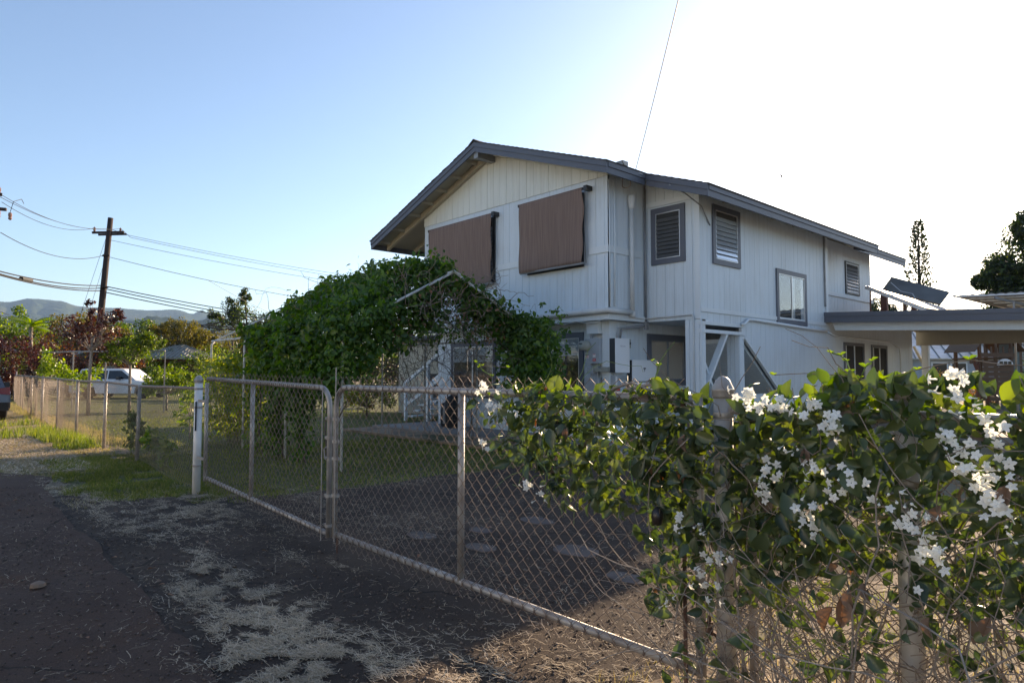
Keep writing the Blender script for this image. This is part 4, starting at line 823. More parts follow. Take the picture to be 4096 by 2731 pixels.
# wooden playhouse with a swing beam
ph = thing('wooden_playhouse', 'brown wooden playhouse with shingled peak, arched white window and swing beam', 'playhouse', (-5.6, 29.6, 0))
def playhouse():
    a = Vector((-6.02, 29.0, 0)); d = Vector((0.655, 0.755, 0)); n_ = Vector((-0.755, 0.655, 0))
    def q(s, t, z): v = a+d*s+n_*t; return (v.x, v.y, z)
    def bx(s0, s1, t0, t1, z0, z1, nm, mt_): return build(MB().hexa([q(s0,t0,z0), q(s1,t0,z0), q(s1,t1,z0), q(s0,t1,z0), q(s0,t0,z1), q(s1,t0,z1), q(s1,t1,z1), q(s0,t1,z1)]), nm, mt_, ph)
    for i in range(8): bx(0.02, 1.18, 0, 0.05, 0.35+i*0.18, 0.515+i*0.18, 'plank', 'wood_brown')
    bx(-0.05, 1.25, -0.03, -0.005, 1.96, 2.11, 'rail', 'wood_brown'); bx(-0.1, 1.3, 0.06, 1.4, 1.90, 1.95, 'floor', 'wood_brown')
    for s in (0.0, 0.6, 1.2): bx(s-0.04, s+0.05, 0.055, 0.14, 0.0, 2.75, 'post', 'wood_brown'); 
    for s in (0.0, 1.2): bx(s-0.04, s+0.05, 1.3, 1.4, 0.0, 2.75, 'post', 'wood_brown')
    for i in range(5): bx(0.14+i*0.23, 0.21+i*0.23, 0.03, 0.053, 2.12, 2.30+0.05*(i % 2), 'picket', 'wood_brown')
    for i in range(9):  # two roof sides of shingle rows
        for sg in (-1, 1):
            z0 = 2.15+i*0.12; s0 = 0.6+sg*(0.95-i*0.10); s1 = 0.6+sg*(0.95-(i+1)*0.10)
            build(MB().hexa([q(s0,-0.15,z0), q(s0,1.5,z0), q(s1,1.5,z0+0.14), q(s1,-0.15,z0+0.14), q(s0,-0.15,z0+0.03), q(s0,1.5,z0+0.03), q(s1,1.5,z0+0.17), q(s1,-0.15,z0+0.17)]), 'shingle_row', 'wood_brown', ph)
    f = MB(); pts = [q(0.55+0.3-0.3*math.cos(t), -0.06, 1.66+0.24*math.sin(t)) for t in [math.pi*i/10 for i in range(11)]]
    f.prism(pts, n_*0.04); w_ = build(f, 'arched_window', 'plastic_white', ph)
    for i in range(3): build(MB().hexa([q(0.63+i*0.16,-0.075,1.69), q(0.75+i*0.16,-0.075,1.69), q(0.75+i*0.16,-0.062,1.69), q(0.63+i*0.16,-0.062,1.69), q(0.63+i*0.16,-0.075,1.80), q(0.75+i*0.16,-0.075,1.80), q(0.75+i*0.16,-0.062,1.80), q(0.63+i*0.16,-0.062,1.80)]), 'pane', 'car_glass', w_)
    build(MB().beam(q(-0.35,0.1,1.78), q(0.55,0.1,1.78), 0.09, 0.13), 'swing_beam', 'wood_brown', ph)
    build(MB().beam(q(-0.25,0.1,1.9), q(0.15,-0.3,0.0), 0.07, 0.10), 'leg', 'wood_red', ph); build(MB().beam(q(-0.05,0.1,1.8), q(-0.45,-0.3,0.0), 0.07, 0.10), 'leg', 'wood_red', ph)
    bx(1.3, 1.6, 0.2, 0.8, 0.0, 2.6, 'side_panel', 'roof_green')
    for s in (1.7, 1.95, 2.2): bx(s, s+0.09, 0.3, 0.4, 0.0, 3.0, 'post', 'wood_brown')
playhouse()

# ------------------------------------------------------------------ pipe frame for the vines
tf = thing('pipe_canopy_frame', 'white pipe canopy frame with peaked roof, its far left bays bare', 'canopy frame', (-11.1, 6.45, 0))
XT = (-8.4, -10.28, -12.12, -13.92); YN, YB, ZE, ZP, YP = 4.45, 8.45, 2.02, 3.02, 6.42
for i, x in enumerate(XT):
    for y in (YN, YB):
        build(MB().tube([(x, y, 0), (x, y, ZE-0.07), (x, y+(0.05 if y == YN else -0.05), ZE+0.0)], 0.021, 8), 'leg', 'tent_pipe', tf, True)
        build(MB().tube([(x, y+(0.05 if y == YN else -0.05), ZE), (x, YP, ZP)], 0.021, 8), 'rafter', 'tent_pipe', tf, True)
    build(MB().tube([(x, YP-0.12, ZP-0.045), (x, YP, ZP+0.004), (x, YP+0.12, ZP-0.045)], 0.027, 8), 'elbow', 'tent_pipe', tf, True)
for a, b in zip(XT, XT[1:]):
    for y, z in ((YN, ZE), (YB, ZE), (YP, ZP)): build(MB().tube([(a-0.02, y, z), (b+0.02, y, z)], 0.0205, 8), 'purlin', 'tent_pipe', tf, True)
# welded wire panel hung under the frame (thin grid)
wm = MB()
for i in range(34): x = -8.45-i*0.16; wm.tube([(x, 8.38, 0.1), (x, 8.38, 2.0)], 0.0015, 3, False)
for i in range(14): wm.tube([(-8.45, 8.38, 0.1+i*0.145), (-13.8, 8.38, 0.1+i*0.145)], 0.0015, 3, False)
struct(build(wm, 'wire_panel', 'rusty_wire', tf), 'stuff')

def clump_cloud(n, centers, spread, flat=(1,1,1)):
    c = np.asarray(centers, float); idx = RNG.integers(0, len(c), n); d = RNG.normal(size=(n,3))*np.asarray(flat)
    return c[idx] + d*np.asarray(spread)[idx][:,None] if np.ndim(spread) else c[idx]+d*spread
def twigs(name, mat, parent, starts, length, r, n_seg=7, wob=0.25, drop=0.0, sides=4, kind='stuff', dirs=None):
    mb = MB()
    for i, p in enumerate(starts):
        p = Vector(p); d = Vector(dirs[i]) if dirs is not None else Vector((random.uniform(-1,1), random.uniform(-0.4,0.4), random.uniform(-0.8,0.8)))
        pts = [p.copy()]; L = length*random.uniform(0.5, 1.2)
        for k in range(n_seg):
            d = (d + Vector((random.gauss(0,wob), random.gauss(0,wob*0.5), random.gauss(0,wob)-drop))).normalized(); p = p+d*L/n_seg; pts.append(p.copy())
        rr_ = r*random.uniform(0.6, 1.4); mb.tube(pts, [rr_*(1-0.5*k/n_seg) for k in range(n_seg+1)], sides, False)
    o = build(mb, name, mat, parent); o['kind'] = kind; return o

tv = thing('climbing_vine', 'dense dark green vine smothering the near bays of the pipe canopy', 'vine', (-10, 5, 0))
def vine_points():
    P = []; Nn = []
    def addp(p, n_): P.append(p); Nn.append(n_)
    rnd = random.Random(11)
    # near roof slope
    for _ in range(12500):
        x = rnd.uniform(-13.2, -8.44); t = rnd.random()   # t: 0 eave, 1 ridge
        xl = -11.0 - 2.0*t + 0.6*fn(t*4, 3.3)
        if x < xl: continue
        if x > -8.55 + 0.25*fn(t*5, 9.1) and t > 0.1 and rnd.random() < 0.8: continue
        y = YN+(YP-YN)*t; th = 0.16+0.22*fn(x*1.3, y*1.3)+0.16*fn(x*4, y*4)
        if fn(x*1.1+7, y*1.1, 2.0) < -0.33 and rnd.random() < 0.8: continue
        z = ZE+(ZP-ZE)*t + rnd.gauss(0.05, 0.07) + max(0, th)*rnd.random()*1.3
        addp((x+rnd.gauss(0,0.03), y-0.06*rnd.random(), z), (rnd.gauss(0,0.4), -0.6, 0.9))
    # far roof slope, thinner
    for _ in range(2600):
        x = rnd.uniform(-13.0, -8.3); t = rnd.random(); 
        if fn(x*1.2, t*3, 6.0) < -0.15: continue
        addp((x, YB+(YP-YB)*t, ZE+(ZP-ZE)*t+rnd.gauss(0.04, 0.08)), (0, 0.5, 0.9))
    # near side curtain
    for _ in range(11500):
        x = rnd.uniform(-11.4, -8.4); 
        edge = 1.30 + 0.55*fn(x*1.9, 1.7) + 0.35*fn(x*5, 4.2)
        if x < -10.7: edge += 0.45*(-10.7-x)
        if -10.6 < x < -10.2: edge = 0.25
        if -9.9 < x < -9.35: edge -= 0.5
        if -8.75 < x: edge = 1.2+0.3*fn(x*6, 2)
        if -9.35 < x < -8.75: edge -= 0.35
        z = rnd.uniform(max(0.1, edge), ZE+0.15)
        if -8.6 < x and z < 1.9 and rnd.random() < 0.5: continue
        if z < edge+0.25 and rnd.random() < 0.5: continue
        bulge = 0.22+0.22*fn(x*1.6, z*1.6, 5)+0.16*fn(x*4, z*4, 2)
        if fn(x*2.2, z*2.2, 31) < -0.28 and rnd.random() < 0.85: continue
        addp((x+rnd.gauss(0,0.03), YN-0.02-bulge*rnd.random()**0.7+0.25*rnd.random()**3, z), (rnd.gauss(0,0.5), -1, 0.35))
    # strands that reach the grass
    for xc, wd in ((-10.45, 0.16), (-9.55, 0.14), (-11.35, 0.10)):
        for _ in range(360): z = rnd.uniform(0.08, 1.5); addp((xc+rnd.gauss(0, wd*(0.6+0.5*math.sin(z*4+xc))), YN+rnd.gauss(-0.05, 0.09), z), (rnd.gauss(0,0.6), -1, 0.2))
    # front gable: hanging fringe below the rafters, heavy curtain at the far corner
    for _ in range(7200):
        y = rnd.uniform(YN-0.1, 8.6); t = (y-YN)/(YP-YN) if y < YP else (YB-y)/(YB-YP); zr = ZE+(ZP-ZE)*t
        drop = 0.46+0.30*fn(y*2.3, 8.0)+0.2*fn(y*6, 1.0)
        if y < 5.25: drop += 0.75*(5.4-y)
        elif y < 5.7: drop += 0.30
        if 5.75 < y < 6.45: drop += 0.40
        if y > 7.3: drop += 0.35*(y-7.3)/1.2
        if drop < 0.05 or (6.15 < y < 6.75 and rnd.random() < 0.55): continue
        addp((-8.60+rnd.gauss(0,0.11)*(1 if y < 7 else 1.5), y, zr+(0.0 if y < 5.9 else 0.10)-rnd.random()**1.15*drop), (0.8, -0.6, 0.3))
    for _ in range(4300):
        y = rnd.gauss(8.0, 0.36); z = rnd.uniform(1.0, 2.35)
        if abs(y-8.02) > 0.24+0.40*math.sin(max(0,min(1,(z-0.9)/1.5))*math.pi)**0.7+0.12*fn(y*3, z*3): continue
        if z < 1.2+0.25*fn(y*6, 3): continue
        addp((-8.25+rnd.gauss(0,0.20), y, z), (0.7, -0.8, 0.2))
    for _ in range(900): # crest at the front peak of the ridge
        x = rnd.uniform(-9.9, -8.6); addp((x, YP-0.35+rnd.gauss(0,0.25), ZP-0.05+rnd.random()*0.22*(1.25+fn(x*4,1))), (0, -0.5, 1))
    for _ in range(620): # leaves that hide the near corner and the foot of its rafter
        k = rnd.random()
        if k < 0.55: addp((-8.34+rnd.gauss(0,0.10), YN+rnd.gauss(-0.02,0.09), rnd.uniform(1.25, 2.1)), (0.5, -0.9, 0.3))
        else: t = rnd.random()*0.42; addp((-8.32+rnd.gauss(0,0.07), YN+(YP-YN)*t, ZE+(ZP-ZE)*t+rnd.gauss(-0.02,0.06)), (0.8, -0.6, 0.4))
    return np.array(P), np.array(Nn)
P_, N_ = vine_points()
# loose sprays that break the outline
spr = []
rnd = random.Random(5)
for i in range(110):
    if i < 80: x = rnd.uniform(-12.9, -8.4); b_ = Vector((x, YP-rnd.random()*0.3, ZP+0.1)); d = Vector((rnd.gauss(0,0.4), rnd.gauss(-0.2,0.3), 1))
    elif i < 95: b_ = Vector((-8.2, rnd.uniform(7.4, 8.8), rnd.uniform(2.1, 2.6))); d = Vector((0.8, rnd.gauss(0.2,0.4), rnd.uniform(0.1,0.9)))
    else: x = rnd.uniform(-11.5, -9.3); b_ = Vector((x, YN-0.3, rnd.uniform(1.2, 2.2))); d = Vector((rnd.gauss(0,0.5), -0.6, rnd.uniform(-0.4,0.3)))
    L = rnd.uniform(0.1, 0.34); n_ = int(5+L*30)
    for k in range(n_):
        p = b_+d.normalized()*L*k/n_+Vector((0,0,-0.1*(k/n_)**2)); spr.append(p+Vector((rnd.gauss(0,0.015),)*3))
spr = np.array(spr)
P_ = np.vstack([P_, spr]); N_ = np.vstack([N_, RNG.normal(size=(len(spr),3))+np.array([0,0,0.6])])
n_ = len(P_); Nn = N_+RNG.normal(size=(n_,3))*0.55; D = RNG.normal(size=(n_,3))*0.8+np.array([0.1,-0.35,-0.55]); S = RNG.gamma(9.0, 0.0083, n_).clip(0.035, 0.13)
big = RNG.random(n_) < 0.05; S[big] *= 1.7
order = RNG.permutation(n_)
pick = order[:260]
for i in pick:   # the clearest leaves are parts of their own
    B, F = LEAF_MID; 
    if i == pick[0]:
        me0 = bpy.data.meshes.new('leaf'); me0.from_pydata([tuple(v) for v in B], [], [tuple(int(a) for a in f) for f in F]); me0.materials.append(M['tent_leaf'])
    o = bpy.data.objects.new('leaf', me0); C.objects.link(o); o.parent = tv
    Rm = frames(D[i:i+1], Nn[i:i+1])[0]; o.rotation_euler = Matrix(Rm.tolist()).to_euler(); o.location = Vector(P_[i])+Vector(N_[i]).normalized()*0.05-Vector(tv.location); s = S[i]*1.35; o.scale = (s,s,s)
rest = order[260:]; yel = rest[RNG.random(len(rest)) < 0.04+0.16*(P_[rest,0] < -10.2)]; reg = np.setdiff1d(rest, yel)
scatter('foliage', LEAF_MID, P_[reg], D[reg], Nn[reg], S[reg], 'tent_leaf', tv)
scatter('pale_foliage', LEAF_MID, P_[yel], D[yel], Nn[yel], S[yel], 'bright_leaf', tv)
st_ = [(x, YN+random.gauss(0,0.05), 0.0) for x in (-10.5, -10.42, -9.55, -9.5, -8.6, -11.4)]
twigs('stem', 'bark', tv, st_, 2.2, 0.013, 10, 0.10, dirs=[(0.02,0,1)]*6, sides=6)
st_ = [(random.uniform(-9.5,-8.3), random.uniform(5.4, 7.6), random.uniform(2.2, 2.95)) for _ in range(220)]
twigs('dry_twigs', 'twig', tv, st_, 0.8, 0.0055, 8, 0.45, 0.03)
st_ = [(random.uniform(-13,-8.4), random.uniform(4.6, 8.3), random.uniform(1.3, 2.6)) for _ in range(620)]
twigs('hanging_twigs', 'bark', tv, st_, 1.1, 0.0045, 9, 0.5, 0.10)
st_ = [(random.uniform(-11.5,-8.6), random.uniform(7.9, 8.4), 0.0) for _ in range(12)]
twigs('climbing_stem', 'bark', tv, st_, 2.0, 0.009, 12, 0.22, dirs=[(random.uniform(-.3,.3),0,1) for _ in range(12)], sides=5)
for k_ in range(9):
    x_ = -8.7-k_*0.48; build(MB().tube([(x_, YN-0.05, 0.0), (x_+0.06*math.sin(k_), YN-0.1, 0.6), (x_-0.05, YN-0.02, 1.2), (x_+0.05*math.cos(k_*2), YN-0.12, 1.8), (x_+0.1, YN+0.25, 2.25)], [0.013,0.011,0.009,0.007,0.005], 6), 'woody_stem', 'bark', tv, True) if k_ in (0,2,4,5) else None
nd = 420; yy_ = RNG.uniform(5.3,7.8,nd); zz_ = ZP-0.5*np.abs(yy_-YP)-RNG.uniform(0.06,0.75,nd); pd_ = np.stack([RNG.normal(-8.6,0.15,nd), yy_, zz_],1)
scatter('withered_leaves', LEAF_MID, pd_, rand_dirs(nd,0.5), rand_dirs(nd), RNG.uniform(0.04,0.08,nd), 'dead_leaf', tv)

yv = thing('yellow_vine', 'sunlit yellow-green vine climbing the bare left end of the pipe canopy', 'vine', (-13.3, 4.6, 0))
n_ = 4200; x = RNG.normal(-13.2, 0.42, n_); z = RNG.uniform(0.15, 1.72, n_); y = RNG.normal(4.75, 0.30, n_)
keep = (np.abs(x+13.2) < 0.35+0.3*np.array([fn(a*2, 1.0) for a in z])+0.35) & ~((z < 0.55) & (RNG.random(n_) < 0.5)); x, y, z = x[keep], y[keep], z[keep]; n_ = len(x)
scatter('foliage', LEAF_MID, np.stack([x,y,z],1), RNG.normal(size=(n_,3))*0.8+np.array([0,-0.3,-0.5]), RNG.normal(size=(n_,3))+np.array([0.2,-0.8,0.5]), RNG.uniform(0.05,0.12,n_), 'yellow_leaf', yv)
n2 = 900; scatter('green_foliage', LEAF_MID, np.stack([RNG.normal(-12.5,0.4,n2), RNG.normal(4.8,0.3,n2), RNG.uniform(0.3,1.8,n2)],1), rand_dirs(n2,0.5), rand_dirs(n2), RNG.uniform(0.06,0.12,n2), 'bright_leaf', yv)
twigs('stems', 'bark', yv, [(-13.3+random.gauss(0,0.25), 4.7, 0) for _ in range(26)], 1.8, 0.004, 8, 0.15, dirs=[(random.gauss(0,.1),0,1)]*26)

# ------------------------------------------------------------------ the flowering jasmine in front
jv = thing('jasmine_vine', 'white-flowered glossy jasmine vine spilling over the fence and near gate leaf', 'vine', (-1.2, 2.42, 0))
def jas_density(x, z):
    """how thick the leaves are at a place on the fence"""
    w1 = 0.05*fn(x*5, z*5, 1)+0.03*fn(x*13, z*13, 2)
    d = 0.0
    top = 1.265 + 0.05*fn(x*7, 0.5) + (0.07 if -0.98 < x < -0.5 else 0) + (0.05 if x > -0.55 else 0)
    if x > -1.50:
        if z < top+w1: d = 1.0 if z > 0.68+0.10*fn(x*4, 3.0)+w1 else (0.30 if z > 0.48 else 0.09)
    elif x > -1.75:
        if z < 1.31+w1: d = 0.95 if z > 0.80+w1 else (0.55 if z > 0.38 and x > -1.70+w1 else 0.03)
    elif x > -2.82:
        low = 0.74+0.30*max(0, (-2.2-x)/0.6)+0.10*abs(fn(x*6, 7.0))*2
        if z < 1.29+w1 and z > low+w1: d = 0.62+0.4*fn(x*4, z*4, 8)
        if x < -2.55: d *= 0.55
    return max(0, d)
rnd = random.Random(21); P = []; Dn = []; Nm = []; Sz = []
tries = 0
while len(P) < 5200 and tries < 90000:
    tries += 1; x = rnd.uniform(-2.85, 0.9); z = rnd.uniform(0.02, 1.42)
    if x > -0.35 and rnd.random() < 0.4: continue
    if rnd.random() > jas_density(x, z): continue
    back = rnd.random() < 0.38
    y = GY + (rnd.uniform(0.04, 0.16) if back else -rnd.uniform(0.02, 0.20)*(0.55+0.9*abs(fn(x*3, z*3, 4))))
    xp = x*GY/y
    if not back and ((abs(xp+1.372) < 0.075 and (z > 1.13 or rnd.random() < 0.3)) or (abs(xp+0.712) < 0.06 and rnd.random() < 0.2)): continue
    P.append((x, y, z)); Dn.append((rnd.gauss(0,0.75), rnd.gauss(-0.15,0.4), rnd.gauss(-0.30,0.7))); Nm.append((rnd.gauss(0,0.55), -1.0 if rnd.random() < 0.75 else 0.5, rnd.gauss(0.35,0.5)))
    Sz.append(rnd.choice((0.036,0.045,0.053,0.060,0.070,0.088)) * rnd.uniform(0.8,1.15)*(0.85 if x > -0.8 else 1))
for _ in range(190):  # leaves that stand up over the top rail
    x = rnd.uniform(-2.6, 0.6) if rnd.random() < 0.65 else rnd.uniform(-0.9, 0.3)
    if -1.50 < x < -1.25: continue
    P.append((x, GY+rnd.gauss(-0.02,0.05), (1.29 if x > -0.98 else 1.245)+rnd.uniform(0,0.05))); Dn.append((rnd.gauss(0,0.7), rnd.gauss(0,0.3), 0.8)); Nm.append((rnd.gauss(0,0.5), -0.9, rnd.gauss(0.2,0.5))); Sz.append(rnd.uniform(0.05,0.09))
P = np.array(P); Dn = np.array(Dn); Nm = np.array(Nm); Sz = np.array(Sz)
fr_idx = np.argsort(P[:,1] + RNG.random(len(P))*0.08)[:300]
B, F = LEAF_BIG
leafme = []
for c_ in range(3):
    V = B.copy(); V[:,2] += (c_-1)*0.10*np.sin(V[:,0]*3); V[:,1] *= (0.9, 1.0, 1.12)[c_]
    me = bpy.data.meshes.new('leaf'); me.from_pydata([tuple(v) for v in V], [], [tuple(int(a) for a in f) for f in F]); me.materials.append(M['jasmine_leaf']); me.polygons.foreach_set('use_smooth', [True]*len(me.polygons)); leafme.append(me)
Rf = frames(Dn, Nm)
for q, i in enumerate(fr_idx):
    o = bpy.data.objects.new('leaf', leafme[q % 3]); C.objects.link(o); o.parent = jv; o.rotation_euler = Matrix(Rf[i].tolist()).to_euler(); o.location = Vector(P[i])-Vector(jv.location); s = Sz[i]*1.08; o.scale = (s,s,s)
oth = np.setdiff1d(np.arange(len(P)), fr_idx); dead = oth[RNG.random(len(oth)) < 0.011]; brt = oth[(P[oth,2] > 1.24) & (RNG.random(len(oth)) < 0.45)]; reg = np.setdiff1d(np.setdiff1d(oth, dead), brt)
scatter('foliage', LEAF_BIG, P[reg], Dn[reg], Nm[reg], Sz[reg], 'jasmine_leaf', jv, smooth=True)
scatter('young_foliage', LEAF_BIG, P[brt], Dn[brt], Nm[brt], Sz[brt]*0.9, 'green_leaf', jv, smooth=True)
scatter('withered_leaves', LEAF_BIG, P[dead], Dn[dead], Nm[dead], Sz[dead], 'dead_leaf', jv)
# stems through the leaves, a tangle of bare twigs below
st_ = [(random.uniform(-1.5, 0.6), GY+random.gauss(-0.03,0.06), random.uniform(0.0, 1.1)) for _ in range(760)]
twigs('bare_twigs', 'twig', jv, st_, 0.55, 0.0023, 9, 0.42, 0.0)
st_ = [(random.uniform(-1.5, 0.7), GY+random.gauss(-0.03,0.05), 0.0) for _ in range(190)]
twigs('climbing_stems', 'bark_grey', jv, st_, 1.2, 0.0036, 14, 0.22, 0.0, 5, dirs=[(random.uniform(-0.5,0.5), 0, 1) for _ in range(190)])
st_ = [(random.uniform(-2.6, -1.5), GY-0.03, random.uniform(0.9, 1.28)) for _ in range(60)]
twigs('green_stems', 'green_stem', jv, st_, 0.45, 0.0024, 8, 0.3, 0.05, 5)
for pts, r in (([(-2.0,2.39,1.18),(-1.96,2.38,1.26),(-1.90,2.38,1.31),(-1.80,2.38,1.335),(-1.72,2.38,1.31),(-1.6,2.38,1.28),(-1.48,2.38,1.24)],0.008), ([(-2.1,2.385,1.02),(-2.02,2.38,1.1),(-1.98,2.38,1.2),(-1.93,2.39,1.29),(-1.84,2.39,1.335),(-1.79,2.39,1.29)],0.010),
               ([(-2.35,2.385,1.10),(-2.22,2.38,1.22),(-2.1,2.385,1.24),(-1.95,2.385,1.22),(-1.8,2.385,1.27),(-1.62,2.39,1.29)],0.006), ([(-1.85,2.39,1.30),(-1.70,2.385,1.33),(-1.6,2.39,1.27),(-1.52,2.39,1.18),(-1.5,2.39,1.0),(-1.49,2.38,0.6)],0.009), ([(-1.29,2.38,0.0),(-1.28,2.37,0.3),(-1.31,2.37,0.6),(-1.27,2.38,0.9),(-1.2,2.38,1.2)],0.007)):
    build(MB().tube([(x, y+0.004*math.sin(i*3), z) for i, (x, y, z) in enumerate(pts)], [r*(1-0.08*i) for i in range(len(pts))], 7), 'woody_stem', 'bark_grey', jv, True)
def tendril(pts, r=0.0022, lf=4, mat='green_stem'):
    o = build(MB().tube(pts, r, 5), 'tendril', mat, jv, True)
    Pn = [Vector(pts[int(i*(len(pts)-1)/max(1, lf-1))]) for i in range(lf)]
    Pl = np.array([tuple(p) for p in Pn for _ in (0,1)]); Dl = np.array([(s*0.8, -0.3, 0.5) for _ in Pn for s in (-1,1)]); Nl = np.array([(0,-0.8,0.6)]*len(Pl))
    scatter('tendril_leaves', LEAF_BIG, Pl, Dl, Nl, RNG.uniform(0.012,0.026,len(Pl)), 'bright_leaf', o)
tendril([(-1.72,2.40,1.30),(-1.70,2.40,1.34),(-1.675,2.40,1.38),(-1.665,2.40,1.41),(-1.68,2.40,1.43),(-1.70,2.40,1.432)])
tendril([(-2.78,2.40,1.36),(-2.86,2.40,1.39),(-2.90,2.40,1.42),(-2.92,2.40,1.44)], 0.003, 5)
tendril([(-2.90,2.40,1.41),(-2.84,2.38,1.42),(-2.72,2.38,1.415),(-2.62,2.38,1.408)], 0.0015, 3, 'twig')
tendril([(-0.86,2.38,1.33),(-0.87,2.38,1.38),(-0.88,2.38,1.42),(-0.90,2.38,1.44),(-0.93,2.38,1.45)], 0.0026, 6)
tendril([(-0.84,2.38,1.36),(-0.82,2.38,1.40),(-0.80,2.38,1.42)], 0.002, 4)
tendril([(-0.76,2.36,1.36),(-0.66,2.36,1.39),(-0.60,2.36,1.405),(-0.52,2.36,1.42),(-0.44,2.36,1.405),(-0.38,2.36,1.40)], 0.0017, 4, 'twig')
tendril([(-1.13,2.36,1.372),(-1.02,2.36,1.378),(-0.90,2.36,1.372),(-0.78,2.36,1.35),(-0.62,2.36,1.335)], 0.0016, 3, 'twig')
tendril([(-1.45,2.35,1.20),(-1.25,2.33,1.195),(-1.0,2.33,1.225),(-0.8,2.34,1.25)], 0.0016, 3, 'twig')
# waxy five-petalled flowers
def flower_mesh():
    V = []; F = []; n5 = 5
    for k in range(n5):
        a = 2*math.pi*k/n5; c, s = math.cos(a), math.sin(a); b = len(V)
        for r_, w_, z in ((0.10,0.10,0.0), (0.45,0.32,0.02), (0.75,0.25,-0.02), (1.0,0.015,-0.12)):
            V += [(c*r_-s*w_, s*r_+c*w_, z), (c*r_, s*r_, z+0.05), (c*r_+s*w_, s*r_-c*w_, z)]
        for i in range(3): q = b+i*3; F += [(q, q+3, q+4, q+1), (q+1, q+4, q+5, q+2)]
    b = len(V)
    for z, r_ in ((0.02,0.12), (-0.5,0.10), (-1.0,0.15), (-1.15,0.08)):
        for j in range(6): V.append((r_*math.cos(j*math.pi/3), r_*math.sin(j*math.pi/3), z))
    for i in range(3):
        for j in range(6): q = b+i*6; F.append((q+j, q+(j+1)%6, q+6+(j+1)%6, q+6+j))
    me = bpy.data.meshes.new('flower'); me.from_pydata(V, [], F); me.materials.append(M['petal']); me.polygons.foreach_set('use_smooth', [True]*len(me.polygons)); return me
fm_ = flower_mesh()
bm_ = MB().lathe((0,0,0), [(0.0,-1.2),(0.10,-1.1),(0.12,-0.4),(0.16,0.0),(0.30,0.2),(0.32,0.45),(0.20,0.65),(0.0,0.72)], 8); bme = bpy.data.meshes.new('bud'); bme.from_pydata(bm_.v, [], bm_.f); bme.materials.append(M['petal']); bme.polygons.foreach_set('use_smooth', [True]*len(bme.polygons))
FL = [(-2.69,1.29,7,3),(-2.58,1.22,8,1),(-2.66,1.01,5,1),(-2.35,0.84,4,3),(-2.23,0.80,1,4),(-2.42,1.20,1,5),(-1.46,0.79,3,2),(-1.37,0.78,0,6),(-1.30,0.68,8,1),(-1.38,0.60,5,2),(-1.32,0.55,3,2),(-1.52,0.49,0,7),(-1.20,1.31,8,3),(-1.12,1.27,8,0),(-1.05,1.265,7,0),
      (-0.94,1.25,7,1),(-0.885,1.20,9,1),(-0.96,1.06,6,1),(-1.10,1.03,8,3),(-1.125,0.97,7,2),(-0.83,1.05,6,1),(-0.875,0.98,3,1),(-0.97,0.90,9,3),(-0.93,0.85,6,3),(-0.64,0.93,6,3),(-0.605,0.85,11,1),(-0.63,0.80,6,2),(-0.54,1.17,7,4),(-0.52,1.12,9,2),(-0.44,1.22,5,1),
      (-0.44,1.10,8,2),(-0.45,1.04,9,3),(-0.43,1.00,5,3),(-0.51,1.355,6,1),(-0.58,1.35,4,2),(-0.65,1.0,1,5),(-0.50,1.27,0,6),(-0.42,0.94,0,4),(-1.03,1.11,0,6),(-0.73,0.99,3,3)]
for x, z, nf, nb in FL:
    cp = Vector((x, 2.24, z)); st0 = Vector((x+0.01, 2.36, z+0.03))
    cl_ = build(MB().tube([st0, (st0+cp)/2+Vector((0,0,0.01)), cp+Vector((0,0.03,0))], 0.0022, 5), 'flower_cluster', 'green_stem', jv, True)
    for k in range(nf+nb):
        isf = k < nf; d = Vector((rnd.gauss(0,0.6), -1.0+rnd.gauss(0,0.25), rnd.gauss(0.05,0.6))).normalized()
        o = bpy.data.objects.new('flower' if isf else 'bud', fm_ if isf else bme); C.objects.link(o); o.parent = cl_
        off = Vector((rnd.gauss(0,0.022), rnd.gauss(0,0.012), rnd.gauss(0,0.024))); o.location = cp+off
        o.rotation_euler = (d.to_track_quat('Z','Y') @ Euler((0,0,rnd.random()*6)).to_quaternion()).to_euler(); s = rnd.uniform(0.0155,0.0205) if isf else rnd.uniform(0.013,0.017); o.scale = (s,s,s)
build(MB().lathe((-1.60,2.28,0.785), [(0.0,-0.035),(0.018,-0.028),(0.026,0.0),(0.022,0.025),(0.008,0.042),(0.0,0.045)], 14), 'seed_pod', 'seed_pod', jv, True)
build(MB().lathe((-2.50,2.30,1.14), [(0.0,-0.065),(0.02,-0.05),(0.036,-0.01),(0.034,0.03),(0.015,0.055),(0.0,0.06)], 14), 'seed_pod', 'green_leaf', jv, True)
for (x, z, s) in ((-2.09,1.09,0.06),(-1.58,1.13,0.05),(-0.87,0.60,0.10),(-0.84,0.64,0.08),(-0.90,0.56,0.09),(-0.42,1.03,0.07),(-0.98,1.09,0.06),(-1.45,1.10,0.07),(-0.8,0.68,0.06),(-0.62,0.62,0.06),(-0.47,0.66,0.06)):
    B, F = LEAF_BIG; me = bpy.data.meshes.new('withered_leaf'); me.from_pydata([tuple(v*np.array((1,0.9,1.8))) for v in B], [], [tuple(int(a) for a in f) for f in F]); me.materials.append(M['dead_leaf'])
    o = bpy.data.objects.new('withered_leaf', me); C.objects.link(o); o.parent = jv; o.location = Vector((x,2.26,z+s*0.5))-Vector(jv.location); o.rotation_euler = Matrix(frames(np.array([[rnd.gauss(0,0.3),-0.2,-1]]), np.array([[rnd.gauss(0,0.4),-1,0.1]]))[0].tolist()).to_euler(); o.scale = (s,s,s)

